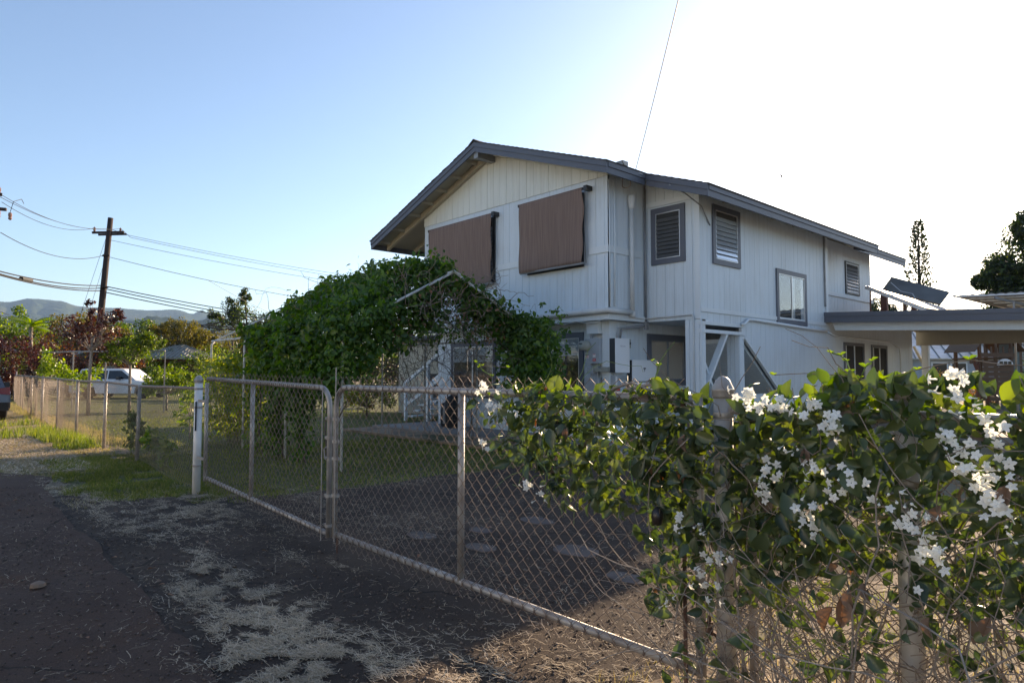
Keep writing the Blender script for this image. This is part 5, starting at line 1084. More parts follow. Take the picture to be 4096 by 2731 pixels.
# ------------------------------------------------------------------ ground litter, grass, stones
def blade_field(name, xy, h, mat, lean=0.5, wdt=0.005, z0=0.0):
    n = len(xy); a = RNG.uniform(0, 2*np.pi, n); ln = RNG.uniform(0, lean, n)*h; b = RNG.uniform(0, 2*np.pi, n)
    wx, wy = np.cos(a)*wdt, np.sin(a)*wdt; p = np.column_stack([xy, np.full(n, z0)])
    V = np.stack([p+np.column_stack([-wx,-wy,0*h]), p+np.column_stack([wx,wy,0*h]), p+np.column_stack([np.cos(b)*ln, np.sin(b)*ln, h])], 1).reshape(-1,3)
    F = np.arange(n*3).reshape(-1,3); o = np_mesh(name, V, F, mat); o['kind'] = 'stuff'; return o
def litter(name, xy, L, mat, wdt=0.0012, z0=0.012, up=0.16, ang=None):
    n = len(xy); a = RNG.uniform(0, 2*np.pi, n) if ang is None else RNG.normal(ang, 0.7, n); e = RNG.normal(0, up, n)
    d = np.column_stack([np.cos(a), np.sin(a), e])*L[:,None]/2; w_ = np.column_stack([-np.sin(a), np.cos(a), 0*a])*wdt
    p = np.column_stack([xy, z0+np.abs(RNG.normal(0, 0.006, n))+np.abs(d[:,2])]); k = RNG.normal(0, 0.12, (n,1))*L[:,None]*np.column_stack([-np.sin(a), np.cos(a), 0.4+0*a])
    V = np.stack([p-d-w_, p-d+w_, p+k+w_, p+k-w_, p+d+w_, p+d-w_], 1).reshape(-1,3)
    b = np.arange(n)*6; F = np.stack([np.stack([b,b+1,b+2,b+3],1), np.stack([b+3,b+2,b+4,b+5],1)],1).reshape(-1,4)
    o = np_mesh(name, V, F, mat); o['kind'] = 'stuff'; return o
def vn(X, Y, s, seed=0):  # smooth value noise for arrays
    return np.array([mnoise.noise(Vector((x*s, y*s, seed))) for x, y in zip(X, Y)])
def sample(n, x0, x1, y0, y1): return np.column_stack([RNG.uniform(x0, x1, n), RNG.uniform(y0, y1, n)])
# mown lawn inside the fence; nearer is denser
q = np.vstack([sample(26000, -12, -6.9, 2.5, 8.2), sample(26000, -22, -12, 2.5, 12), sample(16000, -45, -22, 2, 20)])
edge = -7.05+0.25*vn(q[:,0], q[:,1], 1.5); q = q[(q[:,0] < edge) & ~((q[:,1] > 7.6) & (q[:,0] > -14.2))]
blade_field('lawn_grass', q, RNG.uniform(0.015, 0.05, len(q)), 'grass_blade', 0.9, 0.006)
q = sample(30000, -12.5, -7.9, 1.15, 2.75); nz = vn(q[:,0], q[:,1], 1.3, 3.0)
q = q[(q[:,1] > 1.35+0.22*(q[:,0]+8.2)*-0.12+nz*0.5) & (q[:,0] < -8.1+0.8*(q[:,1]-1.3)*0.4+nz*0.4)]
q = q[(vn(q[:,0], q[:,1], 2.6, 31)+0.6*vn(q[:,0], q[:,1], 8, 32) > -0.22)]
blade_field('verge_grass', q, RNG.uniform(0.015, 0.06, len(q)), 'grass_blade', 0.9, 0.005)
q = sample(7000, -12.5, -7.8, 1.2, 2.7); q = q[vn(q[:,0], q[:,1], 2.0, 41) > 0.0]; blade_field('verge_dry_grass', q, RNG.uniform(0.01, 0.04, len(q)), 'grass_dry', 1.1, 0.004)
q = sample(9000, -8.3, -7.2, 2.2, 3.2); q = q[vn(q[:,0], q[:,1], 3, 1) > 0.0]; blade_field('gate_post_grass', q, RNG.uniform(0.01, 0.035, len(q)), 'grass_blade', 0.9, 0.003)
q = sample(9000, -18.5, -10.9, 0.95, 2.0); litter('verge_straw', q, RNG.gamma(3.0, 0.02, len(q)).clip(0.01, 0.14), 'straw', 0.004)
q = np.vstack([sample(14000, -17, -10.6, 0.8, 2.6), sample(16000, -45, -17, 0.8, 2.8)]); blade_field('dry_verge_grass', q, RNG.uniform(0.01, 0.04, len(q)), 'grass_dry', 1.2, 0.006)
q = np.vstack([sample(5000, -17.5, -14, 1.9, 2.6), sample(4200, -23, -17, 1.2, 2.5)]); q = q[vn(q[:,0], q[:,1], 0.8, 7) > -0.1]
q = q[::2]; blade_field('long_grass', q, RNG.uniform(0.05, 0.24, len(q)), 'grass_long', 0.7, 0.009)
q = np.vstack([sample(7000, -46, -14, 2.6, 3.2)]); blade_field('fence_foot_grass', q, RNG.uniform(0.04, 0.16, len(q)), 'grass_dry', 0.7, 0.006)
# dry grass and clippings by the near post
q = sample(16000, -2.0, 2.2, 1.7, 6.2); q = q[(vn(q[:,0], q[:,1], 1.6, 2) > -0.15) & (q[:,0] > -1.85+0.3*vn(q[:,0], q[:,1], 3, 8))]; blade_field('near_grass', q, RNG.uniform(0.01, 0.07, len(q)), 'grass_dry', 1.0, 0.0022, 0.012)
q = sample(2600, -1.7, 1.5, 2.0, 5.0); q = q[vn(q[:,0], q[:,1], 2.5, 12) > 0.08]; blade_field('near_green_grass', q, RNG.uniform(0.03, 0.10, len(q)), 'bright_leaf', 0.8, 0.0028, 0.012)
# straw patches (x, y, rx, ry, how many)
ST = [(-4.35,1.45,0.42,0.22,2600), (-4.75,1.55,0.25,0.12,900), (-3.75,1.62,0.35,0.16,1700), (-3.25,1.30,0.45,0.26,3600), (-2.95,1.45,0.4,0.25,3200), (-2.55,1.20,0.5,0.3,3000), (-3.7,1.35,0.25,0.2,900), (-7.3,2.2,0.9,0.45,4200), (-6.55,1.95,0.6,0.35,2200),
      (-7.6,1.45,0.8,0.16,1500), (-6.6,1.45,0.3,0.12,600), (-6.0,1.55,0.3,0.14,420), (-5.3,1.62,0.24,0.09,360), (-8.6,1.5,0.7,0.25,1500), (-4.7,2.15,0.22,0.12,170), (-4.25,2.28,0.35,0.04,220), (-6.9,3.3,0.8,0.25,1000), (-5.9,3.0,0.9,0.35,800), (-5.4,3.5,1.0,0.5,500),
      (-4.6,3.2,0.7,0.5,420), (-3.4,2.9,0.9,0.5,500), (-5.2,4.6,1.3,0.8,700), (-2.3,1.75,0.7,0.4,2600), (-1.6,2.5,0.6,0.5,1800), (-6.9,4.7,0.3,1.2,700), (-6.9,6.5,0.3,1.2,500), (-9.5,1.25,1.1,0.12,1300), (-3.2,4.4,0.8,0.7,300), (-5.6,2.3,0.6,0.3,300)]
qs = []; ls = []
for x, y, rx, ry, n in ST:
    n = int(n*0.8); m_ = int(n*2.0); pxy = np.column_stack([RNG.normal(x, rx*0.62, m_), RNG.normal(y, ry*0.62, m_)]); keep = vn(pxy[:,0], pxy[:,1], 5.0, 20) + 0.8*vn(pxy[:,0], pxy[:,1], 13, 21) > -0.02; pxy = pxy[keep][:n]
    qs.append(pxy); ls.append(RNG.gamma(3.0, 0.0125, len(pxy)).clip(0.01, 0.12))
litter('straw', np.vstack(qs), np.concatenate(ls)*1.15, 'straw', 0.0012, ang=0.5)
q = sample(2600, -9, -1, 0.35, 2.4); litter('stray_straw', q, RNG.gamma(2.2, 0.014, len(q)).clip(0.008, 0.14), 'straw', 0.0010, z0=0.02)
q = sample(1500, -7, -1, 2.4, 7); litter('stray_straw', q, RNG.gamma(2.0, 0.014, len(q)).clip(0.008, 0.1), 'straw', 0.0013)
q = sample(3800, -2.9, 1.2, 1.6, 4.6); litter('dry_clippings', q, RNG.gamma(2.0, 0.016, len(q)).clip(0.008, 0.1), 'straw', 0.0013)
# grit: little stones that catch the low sun
oct_ = (np.array([(1,0,0),(0,1,0),(-1,0,0),(0,-1,0),(0,0,0.8),(0,0,-0.5)]), np.array([(0,1,4),(1,2,4),(2,3,4),(3,0,4),(1,0,5),(2,1,5),(3,2,5),(0,3,5)]))
q = np.vstack([sample(9000, -3.4, 0.6, 1.0, 4.0), sample(6000, -4.8, 2.2, 2.4, 8.0), sample(9000, -6.5, -1.5, 0.25, 2.4), sample(3500, -10, -6, 0.3, 2)]); n = len(q)
scatter('grit', oct_, np.column_stack([q, np.where(q[:,1] < 1.07, 0.022, 0.011)]), RNG.normal(size=(n,3))*np.array([1,1,0.15]), np.tile([0,0,1.0],(n,1))+RNG.normal(size=(n,3))*0.25, RNG.gamma(2.0, 0.0022, n).clip(0.0015, 0.016), 'pebble')
# fallen leaves
q = np.vstack([sample(70, -9, -3, 0.6, 2.3), sample(90, -9.5, -4, 2.6, 7.5)]); n = len(q)
scatter('fallen_leaves', LEAF_MID, np.column_stack([q, np.full(n, 0.02)]), RNG.normal(size=(n,3))*np.array([1,1,0.1]), np.tile([0,0,1.0],(n,1))+RNG.normal(size=(n,3))*0.3, RNG.uniform(0.02, 0.05, n), 'dead_leaf')
for i, (x, y, r_) in enumerate([(-3.98,3.32,0.12), (-3.42,3.80,0.17), (-4.62,3.20,0.13), (-4.42,3.68,0.10), (-4.35,4.30,0.15), (-2.75,3.55,0.12)]):
    pts = [(x+1.25*r_*(1+0.16*fn(math.cos(a)*1.5+i*3, math.sin(a)*1.5))*math.cos(a), y+0.8*r_*(1+0.2*fn(math.cos(a)*1.5+i*5, math.sin(a)*1.5, 4))*math.sin(a), 0.006) for a in [2*math.pi*k/26 for k in range(26)]]
    lab = ('round flat stone set in the dark drive just behind the gate middle bar', 'largest bright flat stone in the drive right of the gate middle bar', 'small flat stone nearest the gate opening, left of the others', 'tiny flat stone behind the gate between two larger ones', 'long worn flat slab farthest back in the dark drive', 'worn flat slab to the right at the back of the stones')[i]
    o = build(MB().prism(pts, (0,0,0.011)), 'flat_stone', 'stone_flat'); tag(o, lab, 'stone', 'flat stones in the drive')
lump = MB().lathe((-5.12, 0.62, 0.02), [(0.02,0.0),(0.045,0.012),(0.04,0.03),(0.015,0.042),(0.0,0.043)], 9); tag(build(lump, 'stone', 'dead_leaf'), 'small brown clod lying alone on the red asphalt road', 'stone')

# ------------------------------------------------------------------ trees and shrubs
def tree(name, label, cat, base, blobs, n, size, mat, trunk_r=0.12, trunk_mat='bark', group=None, shape=LEAF_TINY, clumps=26, clump_r=0.28, second=None, limbs=True, droop=0.3):
    """blobs: (x, y, z, rx, ry, rz) relative to the base; leaves sit in clumps on and inside them"""
    t = thing(name, label, cat, (base[0], base[1], 0), group); cs = []; rs = []
    for (bx, by, bz, rx, ry, rz) in blobs:
        k = max(5, int(clumps*(rx*ry*rz)**(1/3)/max(b[3] for b in blobs)))
        d = RNG.normal(size=(k,3)); d /= np.linalg.norm(d, axis=1, keepdims=True); rad = RNG.uniform(0.35, 1.0, (k,1))**0.6
        cs.append(np.array([bx,by,bz])+d*rad*np.array([rx,ry,rz])); rs.append(np.full(k, clump_r*(rx*ry*rz)**(1/3))*RNG.uniform(0.6,1.3,k))
    cs = np.vstack(cs); rs = np.concatenate(rs)
    tb = MB(); zlow = min(b[2]-b[5]*0.6 for b in blobs); zt_ = max(b[2] for b in blobs)
    top = Vector((blobs[0][0], blobs[0][1], blobs[0][2]))
    pts = [Vector((0,0,-0.05)), Vector((top.x*0.15+0.05*trunk_r, top.y*0.15, zlow*0.55)), Vector((top.x*0.5, top.y*0.5, max(0.2, zlow))), top]
    tb.tube([p+Vector((base[0],base[1],0)) for p in pts], [trunk_r*1.2, trunk_r, trunk_r*0.75, trunk_r*0.3], 8)
    build(tb, 'trunk', trunk_mat, t, True)
    if limbs:
        lb_ = MB()
        for c in cs[::max(1, len(cs)//22)]:
            s = Vector((top.x*0.4, top.y*0.4, max(0.15, zlow*0.9))); e = Vector(c); m_ = (s+e)/2+Vector((0,0,0.08*(e-s).length)); lb_.tube([p+Vector((base[0],base[1],0)) for p in (s, m_, e)], [trunk_r*0.4, trunk_r*0.25, trunk_r*0.08], 5, False)
        build(lb_, 'limbs', trunk_mat, t, True)['kind'] = 'stuff'
    idx = RNG.integers(0, len(cs), n); off = RNG.normal(size=(n,3)); off *= (RNG.random((n,1))**0.25)/np.linalg.norm(off, axis=1, keepdims=True)
    P = cs[idx]+off*rs[idx][:,None]+np.array([base[0],base[1],0]); P[:,2] = np.maximum(P[:,2], 0.03)
    Nn = off+RNG.normal(size=(n,3))*0.5+np.array([0,0,0.4]); D = RNG.normal(size=(n,3))+np.array([0,0,-droop]); S = RNG.uniform(0.6,1.25,n)*size
    if second:
        m2 = RNG.random(n) < second[1]; scatter('crown', shape, P[~m2], D[~m2], Nn[~m2], S[~m2], mat, t); scatter('crown_tips', shape, P[m2], D[m2], Nn[m2], S[m2], second[0], t)
    else: scatter('crown', shape, P, D, Nn, S, mat, t)
    return t
# inside the yard
tree('red_leaved_tree', 'slender tree with dark red leaves and pale forked trunk behind the long fence', 'tree', (-24.8, 4.17), [(0.0,0.1,2.6,0.8,0.7,0.5),(0.9,0.4,2.9,0.4,0.35,0.5),(-0.5,-0.4,2.8,0.4,0.35,0.45),(0.9,0.6,3.3,0.16,0.15,0.35),(-0.1,0,3.5,0.18,0.15,0.35),(0.1,0.1,3.0,0.3,0.3,0.45)], 2400, 0.095, 'maroon_leaf', 0.05, 'bark_grey', clumps=34, clump_r=0.3, droop=0)
tree('green_bushy_tree', 'round glossy green young tree in front of the white vehicle', 'tree', (-24.9, 5.36), [(0,0,2.2,0.85,0.75,0.38),(0.4,0.5,2.45,0.5,0.45,0.26),(-0.6,-0.4,1.95,0.4,0.4,0.25)], 5000, 0.085, 'green_leaf', 0.045, 'bark_grey', second=('bright_leaf', 0.35), clumps=40)
tree('citrus_shrub', 'bright yellow-green bushy shrub left of the pavilion roof', 'shrub', (-26.2, 6.85), [(0,0,1.25,0.75,0.7,0.42),(0.5,0.7,1.05,0.5,0.5,0.42),(-0.4,-0.3,0.9,0.5,0.5,0.4)], 4000, 0.10, 'bright_leaf', 0.035, 'bark_grey', clumps=30)
tree('sapling', 'thin leafy sapling beside the long fence near the gate post', 'shrub', (-14.7, 4.3), [(0,0,0.75,0.25,0.25,0.5)], 160, 0.13, 'bright_leaf', 0.015, 'bark_grey', clumps=9)
for (x, y, h_, lab) in ((-12.55, 2.75, 0.75, 'leafy weed growing through the long fence by its second post'), (-10.35, 2.62, 0.6, 'yellowing weed climbing the fence nearest the thick gate post'), (-11.9, 2.9, 0.5, 'low drooping weed at the foot of the long fence')):
    tree('weed', lab, 'weed', (x, y), [(0,0,h_*0.55,0.28,0.15,h_*0.45)], 190, 0.11, 'green_leaf' if h_ > 0.7 else 'bright_leaf', 0.008, 'green_stem', 'weeds along the fence', clumps=9, clump_r=0.35)
tr_ = thing('vine_trellis', 'pipe trellis with grape-like bright vine beyond the long fence', 'trellis', (-29, 4.3, 0))
for x, y in ((-30.5, 3.6), (-28.6, 4.3), (-26.8, 5.0), (-25.2, 6.5)): build(MB().tube([(x, y, 0), (x, y, 2.15)], 0.025, 6), 'post', 'galvanised', tr_)
build(MB().tube([(-30.5,3.6,2.15),(-28.6,4.3,2.16),(-26.8,5.0,2.13),(-25.2,6.5,2.15)], 0.025, 6), 'rail', 'galvanised', tr_)
n = 1400; tt = RNG.random(n); P = np.column_stack([-30.6+tt*3.7, 3.5+tt*1.4, 1.35+0.25*np.sin(tt*7)+RNG.normal(0,0.16,n)]); P[:250,2] = RNG.uniform(1.2,2.3,250); P[:250,0] = RNG.normal(-30.3,0.2,250); P[:250,1] = RNG.normal(3.7,0.1,250)
scatter('vine_leaves', LEAF_TINY, P, rand_dirs(n), rand_dirs(n), RNG.uniform(0.09,0.16,n), 'bright_leaf', tr_)
# behind: dark red bushes, mixed green, palms
tree('dark_maroon_bush', 'very dark maroon bush at the left edge behind the grey car', 'shrub', (-42.5, 3.2), [(0,0,1.9,2.6,2.4,1.6),(-1.0,-1.8,1.6,2.0,1.8,1.4)], 15000, 0.13, 'maroon_leaf', 0.1, clumps=60, clump_r=0.24)
tree('red_brown_bush', 'broad red-brown bush left of the leaning power pole', 'shrub', (-44.5, 6.5), [(0,0,2.4,2.5,2.2,1.6),(1.2,2.0,2.0,1.4,1.4,1.1)], 14000, 0.12, 'maroon_leaf', 0.1, clumps=60, clump_r=0.24, second=('red_tip_leaf', 0.22))
tree('green_bush', 'mid green leafy bush behind the red-brown one', 'shrub', (-52, 4.6), [(0,0,3.6,2.8,2.2,1.8),(1.5,-2,3.3,2.2,2,1.5)], 9000, 0.20, 'green_leaf', 0.14, clumps=50, second=('bright_leaf', 0.3))
tree('flame_flower_tree', 'loose brown-green tree with orange flowers near the mountain line on the left', 'tree', (-58, 8.4), [(0,0,4.3,2.6,2.4,1.6),(2,2,4.0,2.2,2,1.3)], 8000, 0.20, 'olive_leaf', 0.15, clumps=46, second=('red_tip_leaf', 0.08))
tree('pale_green_tree', 'pale feathery green tree just left of the power pole', 'tree', (-62, 12.5), [(0,0,4.2,3.2,3.0,1.7)], 7000, 0.22, 'green_leaf', 0.15, clumps=36)
tree('umbrella_tree', 'open brown-green tree with spreading tufts right of the power pole', 'tree', (-56, 15.5), [(0,0,4.9,1.6,1.4,0.7),(-1.4,-1.2,4.6,1.2,1,0.6),(1.6,1.4,4.1,1.1,1,0.6),(0.4,0.2,3.6,1.6,1.5,0.6)], 9000, 0.16, 'olive_leaf', 0.12, clumps=46, clump_r=0.3)
tree('leafy_hedge', 'green bushes between the umbrella tree and the pavilion', 'hedge', (-50, 16.5), [(0,0,1.9,3.0,2.6,1.2),(3,4,1.8,2.4,2.4,1.1),(-3,-3,1.8,2.2,2,1.2)], 9000, 0.17, 'green_leaf', 0.1, clumps=60, second=('bright_leaf', 0.3))
tree('tall_dark_tree', 'tall irregular dark tree rising above the wires left of the vine', 'tree', (-70.5, 26.2), [(0,0,6.8,2.0,2.0,2.3),(-0.8,-1.0,8.2,1.2,1.2,1.6),(1.5,1.8,6.0,1.8,1.6,1.5),(-0.3,-0.2,9.6,0.7,0.7,0.9),(-2.6,-2.4,7.0,0.9,0.9,1.2)], 9500, 0.22, 'dark_leaf', 0.25, clumps=50, clump_r=0.33, second=('green_leaf', 0.4))
tree('spreading_tree', 'wide flat-topped golden brown tree behind the pavilion', 'tree', (-61.5, 21.5), [(0,0,4.3,3.6,3.6,1.1),(-3,-3,3.5,2.4,2.2,1.0),(3.5,4,4.2,3.0,3.0,1.1)], 14000, 0.17, 'olive_leaf', 0.25, clumps=70, clump_r=0.26)
tree('pine_sapling', 'thin dark spiky conifer left of the spreading tree', 'tree', (-70, 22.0), [(0,0,4.0,0.8,0.8,1.6),(-0.4,-0.4,5.0,0.3,0.3,0.6)], 1200, 0.25, 'dark_leaf', 0.1, clumps=14)
tree('garden_shrubs', 'mixed green garden shrubs right of the pavilion', 'shrub', (-35.6, 11.9), [(0,0,0.95,1.1,1.1,0.6),(-1.0,-2.0,0.8,1.0,1.0,0.5),(1.6,1.6,1.2,1.1,1.1,0.8)], 5500, 0.12, 'green_leaf', 0.06, clumps=40, second=('bright_leaf', 0.3))
tree('dark_hedge', 'dark hedge in shade behind the bare end of the pipe canopy', 'hedge', (-20, 14.2), [(0,0,1.5,2.2,0.9,1.15),(-3.2,-0.3,1.35,1.8,0.8,1.05),(3.0,0.2,1.5,1.6,0.8,1.1)], 11000, 0.12, 'dark_leaf', 0.08, clumps=80, second=('maroon_leaf', 0.2))
tree('flowering_border', 'pinkish leafy border plants behind the yellow vine', 'shrub', (-18.2, 10.5), [(0,0,0.65,1.6,0.6,0.55),(-1.8,0.3,0.6,0.9,0.6,0.45)], 3200, 0.08, 'bright_leaf', 0.03, clumps=36, second=('red_tip_leaf', 0.3))
tree('backdrop_grove', 'line of green trees closing the view far left', 'grove', (-78, 6), [(0,-6,3.5,4,5,2.4),(0,4,3.6,4,6,2.4),(3,14,3.4,5,6,2.4),(8,24,3.2,5,6,2.2),(16,34,3.4,6,7,2.6)], 16000, 0.34, 'green_leaf', 0.3, clumps=110)
def palm(label, base, h, L, mat, lean=0.0, n=16):
    t = thing('palm_tree', label, 'palm', (base[0], base[1], 0), 'palms')
    build(MB().tube([(base[0], base[1], 0), (base[0]+lean*0.4, base[1], h*0.5), (base[0]+lean, base[1], h)], [0.16,0.12,0.10], 8), 'trunk', 'bark_grey', t, True)
    for i in range(n):
        a = 2*math.pi*i/n+random.random()*0.4; el = random.uniform(0.25, 1.25); V = []; F = []; m_ = 12
        for k in range(m_+1):
            s = k/m_; r_ = L*s*math.cos(el*(1-0.5*s)); z = L*(math.sin(el)*s-0.55*s*s); w_ = L*0.16*math.sin(math.pi*min(1,s*0.9+0.1))
            c = Vector((base[0]+lean+r_*math.cos(a), base[1]+r_*math.sin(a), h+z)); sd_ = Vector((-math.sin(a), math.cos(a), 0))
            V += [c-sd_*w_-Vector((0,0,w_*0.7)), c, c+sd_*w_-Vector((0,0,w_*0.7))]
        for k in range(m_):
            q = k*3
            V += [V[q+0]*0.45+V[q+3]*0.55, V[q+2]*0.45+V[q+5]*0.55]; b_ = len(V)
            F += [(q+1, q+4, b_-2, q), (q+1, q+2, b_-1, q+4)]
        mb = MB(); mb.v = [tuple(v) for v in V]; mb.f = F; build(mb, 'frond', mat, t)
palm('short palm with arching fronds above the red-brown bush', (-47.5, 5.0), 4.1, 1.5, 'bright_leaf', n=14)
# right hand side
def norfolk():
    bx_, by_ = -21.7, 79.1; t = thing('norfolk_pine', 'tall thin tiered pine standing alone against the glare on the right', 'tree', (bx_, by_, 0))
    build(MB().tube([(bx_, by_, 0), (bx_, by_, 9), (bx_, by_, 17.4)], [0.30, 0.20, 0.04], 8), 'trunk', 'bark', t, True)
    br = MB(); Pn = []; Dn = []
    for i in range(34):
        z = 5.5+i*0.36; R_ = 0.25+1.75*(1-(z-5.5)/12.3)**0.85; k = 6
        for j in range(k):
            a = 2*math.pi*j/k+i*0.9; up_ = 0.35+0.3*random.random(); L = R_*random.uniform(0.8,1.1); e = Vector((bx_+L*math.cos(a), by_+L*math.sin(a), z+L*up_*0.6)); s = Vector((bx_, by_, z)); br.tube([s, s.lerp(e,0.55)+Vector((0,0,-0.05)), e], [0.04,0.03,0.012], 4, False)
            for m_ in range(9):
                tt = 0.35+0.68*random.random(); p = s.lerp(e, tt); Pn.append(tuple(p+Vector((random.gauss(0,0.07), random.gauss(0,0.07), random.gauss(0.06,0.07))))); Dn.append((math.cos(a), math.sin(a), 1.1))
    build(br, 'branches', 'bark', t)['kind'] = 'stuff'; n = len(Pn); scatter('crown', LEAF_TINY, Pn, np.array(Dn)+RNG.normal(size=(n,3))*0.4, RNG.normal(size=(n,3)), RNG.uniform(0.22,0.42,n), 'dark_leaf', t)
norfolk()
tree('big_leafy_tree', 'large dense dark tree at the right edge of the view', 'tree', (-8.5, 56.7), [(0,0,8.0,2.4,2.4,4.0),(-1.3,-1.2,6.6,1.5,1.5,1.6),(1.2,1.2,10.5,1.9,1.9,2.4),(-0.3,-0.2,11.2,1.2,1.2,1.5),(3,3,8,2.8,2.8,3.6),(-2.6,-2.4,7.7,0.7,0.6,0.45),(-1.6,-1.5,8.2,1.3,1.3,1.5)], 42000, 0.24, 'dark_leaf', 0.35, clumps=160, clump_r=0.30, second=('green_leaf', 0.25))
tree('hazy_tree', 'small bare-bottomed tree seen between the collector struts', 'tree', (-19.5, 57), [(0,0,6.4,2.2,1.6,1.0),(-1.8,-1.2,5.9,1.2,1.0,0.6)], 4500, 0.20, 'dark_leaf', 0.2, clumps=40)
tree('red_tipped_hedge', 'round shrub with glowing red tips in front of the pale neighbour wall', 'shrub', (-7.8, 31.6), [(0,0,0.85,0.95,0.8,0.68),(-0.7,-0.6,0.7,0.5,0.5,0.45),(0.7,0.6,0.75,0.55,0.5,0.5)], 5000, 0.055, 'red_tip_leaf', 0.04, clumps=60)
tree('low_red_shrub', 'smaller red-tipped shrub under the swing beam', 'shrub', (-6.3, 32.8), [(0,0,0.6,0.6,0.5,0.5)], 1600, 0.055, 'red_tip_leaf', 0.03, clumps=26)
tree('rear_hedge', 'green hedge behind the wooden playhouse', 'hedge', (-2.0, 44), [(0,0,2.2,6,2,2.1),(7,-2,2.2,4,2,2.0)], 9000, 0.16, 'green_leaf', 0.1, clumps=70)

# ------------------------------------------------------------------ pavilion, far roofs
pav = thing('garden_pavilion', 'small pavilion with a ribbed tan metal hip roof on brown posts', 'pavilion', (-54.2, 15.0, 0))
def pavilion():
    a = Vector((-54.2, 15.0, 0)); d = Vector((0.675*1.0, 0.737, 0)).normalized(); n_ = Vector((-d.y, d.x, 0)); W_, Z0, Z1 = 2.35, 2.50, 3.50
    def q(s, t, z): v = a+d*s+n_*t; return (v.x, v.y, z)
    cr = [q(-W_,-W_,Z0), q(W_,-W_,Z0), q(W_,W_,Z0), q(-W_,W_,Z0)]; ap = [q(-0.35,0,Z1), q(0.35,0,Z1)]
    r_ = MB(); k = 0; r_.v = [tuple(c) for c in cr]+[tuple(p) for p in ap]+[tuple(Vector(c)-Vector((0,0,0.12))) for c in cr]; r_.f = [(0,1,5,4),(1,2,5),(2,3,4,5),(3,0,4),(9,8,7,6),(6,7,1,0),(7,8,2,1),(8,9,3,2),(9,6,0,3)]; ro = build(r_, 'roof', 'metal_roof_tan', pav)
    for i in range(15):
        s = -W_+0.15+i*(2*W_-0.3)/14; tt = max(-0.35, min(0.35, s*0.15)); f = 1-max(0, (abs(s)-0.35)/(W_-0.35)); e = q(s+(tt-s)*f*0 , -W_*(1-f), Z0+(Z1-Z0)*f+0.03)
        build(MB().beam(q(s,-W_-0.02,Z0+0.03), e, 0.05, 0.05), 'roof_rib', 'metal_roof_tan', ro)
        build(MB().beam(q(W_+0.02,s,Z0+0.03), q(W_*(1-f)+0.3*f,s,Z0+(Z1-Z0)*f+0.03), 0.05, 0.05), 'roof_rib', 'metal_roof_tan', ro)
    for s in (-1.9, 1.9):
        for t_ in (-1.9, 1.9): p = q(s,t_,0); build(MB().box(p[0]-0.12, p[0]+0.12, p[1]-0.12, p[1]+0.12, 0, Z0-0.1), 'post', 'wood_red', pav)
    build(MB().beam(q(-2.1,-1.9,2.3), q(2.1,-1.9,2.3), 0.12, 0.2), 'beam', 'wood_red', pav); build(MB().beam(q(1.9,-1.9,2.3), q(1.9,1.9,2.3), 0.12, 0.2), 'beam', 'wood_red', pav)
pavilion()
fh = thing('far_house', 'grey-green roofed house half buried in bushes at the left edge', 'house', (-50, 1.0, 0))
build(MB().box(-54, -47, -2.5, 3.6, 0, 2.6), 'wall', 'box_tan', fh); build(MB().prism([(-55, -3.2, 2.6), (-55, 4.2, 2.6), (-55, 0.6, 4.0)], (8.6, 0, 0)), 'roof', 'roof_green', fh)
build(MB().beam((-46.4, 0.6, 4.02), (-46.4, 4.25, 2.62), 0.05, 0.16), 'barge_board', 'trim_light', fh); build(MB().beam((-46.4, -3.2, 2.62), (-46.4, 0.6, 4.02), 0.05, 0.16), 'barge_board', 'trim_light', fh)
fh2 = thing('far_house', 'distant low roof glimpsed behind the leaning power pole', 'house', (-66, 11.5, 0))
build(MB().box(-68, -64, 9.5, 14, 0, 2.6), 'wall', 'box_grey', fh2); build(MB().prism([(-69, 9, 2.6), (-69, 14.6, 2.6), (-69, 11.8, 3.6)], (5.5,0,0)), 'roof', 'roof_green', fh2)

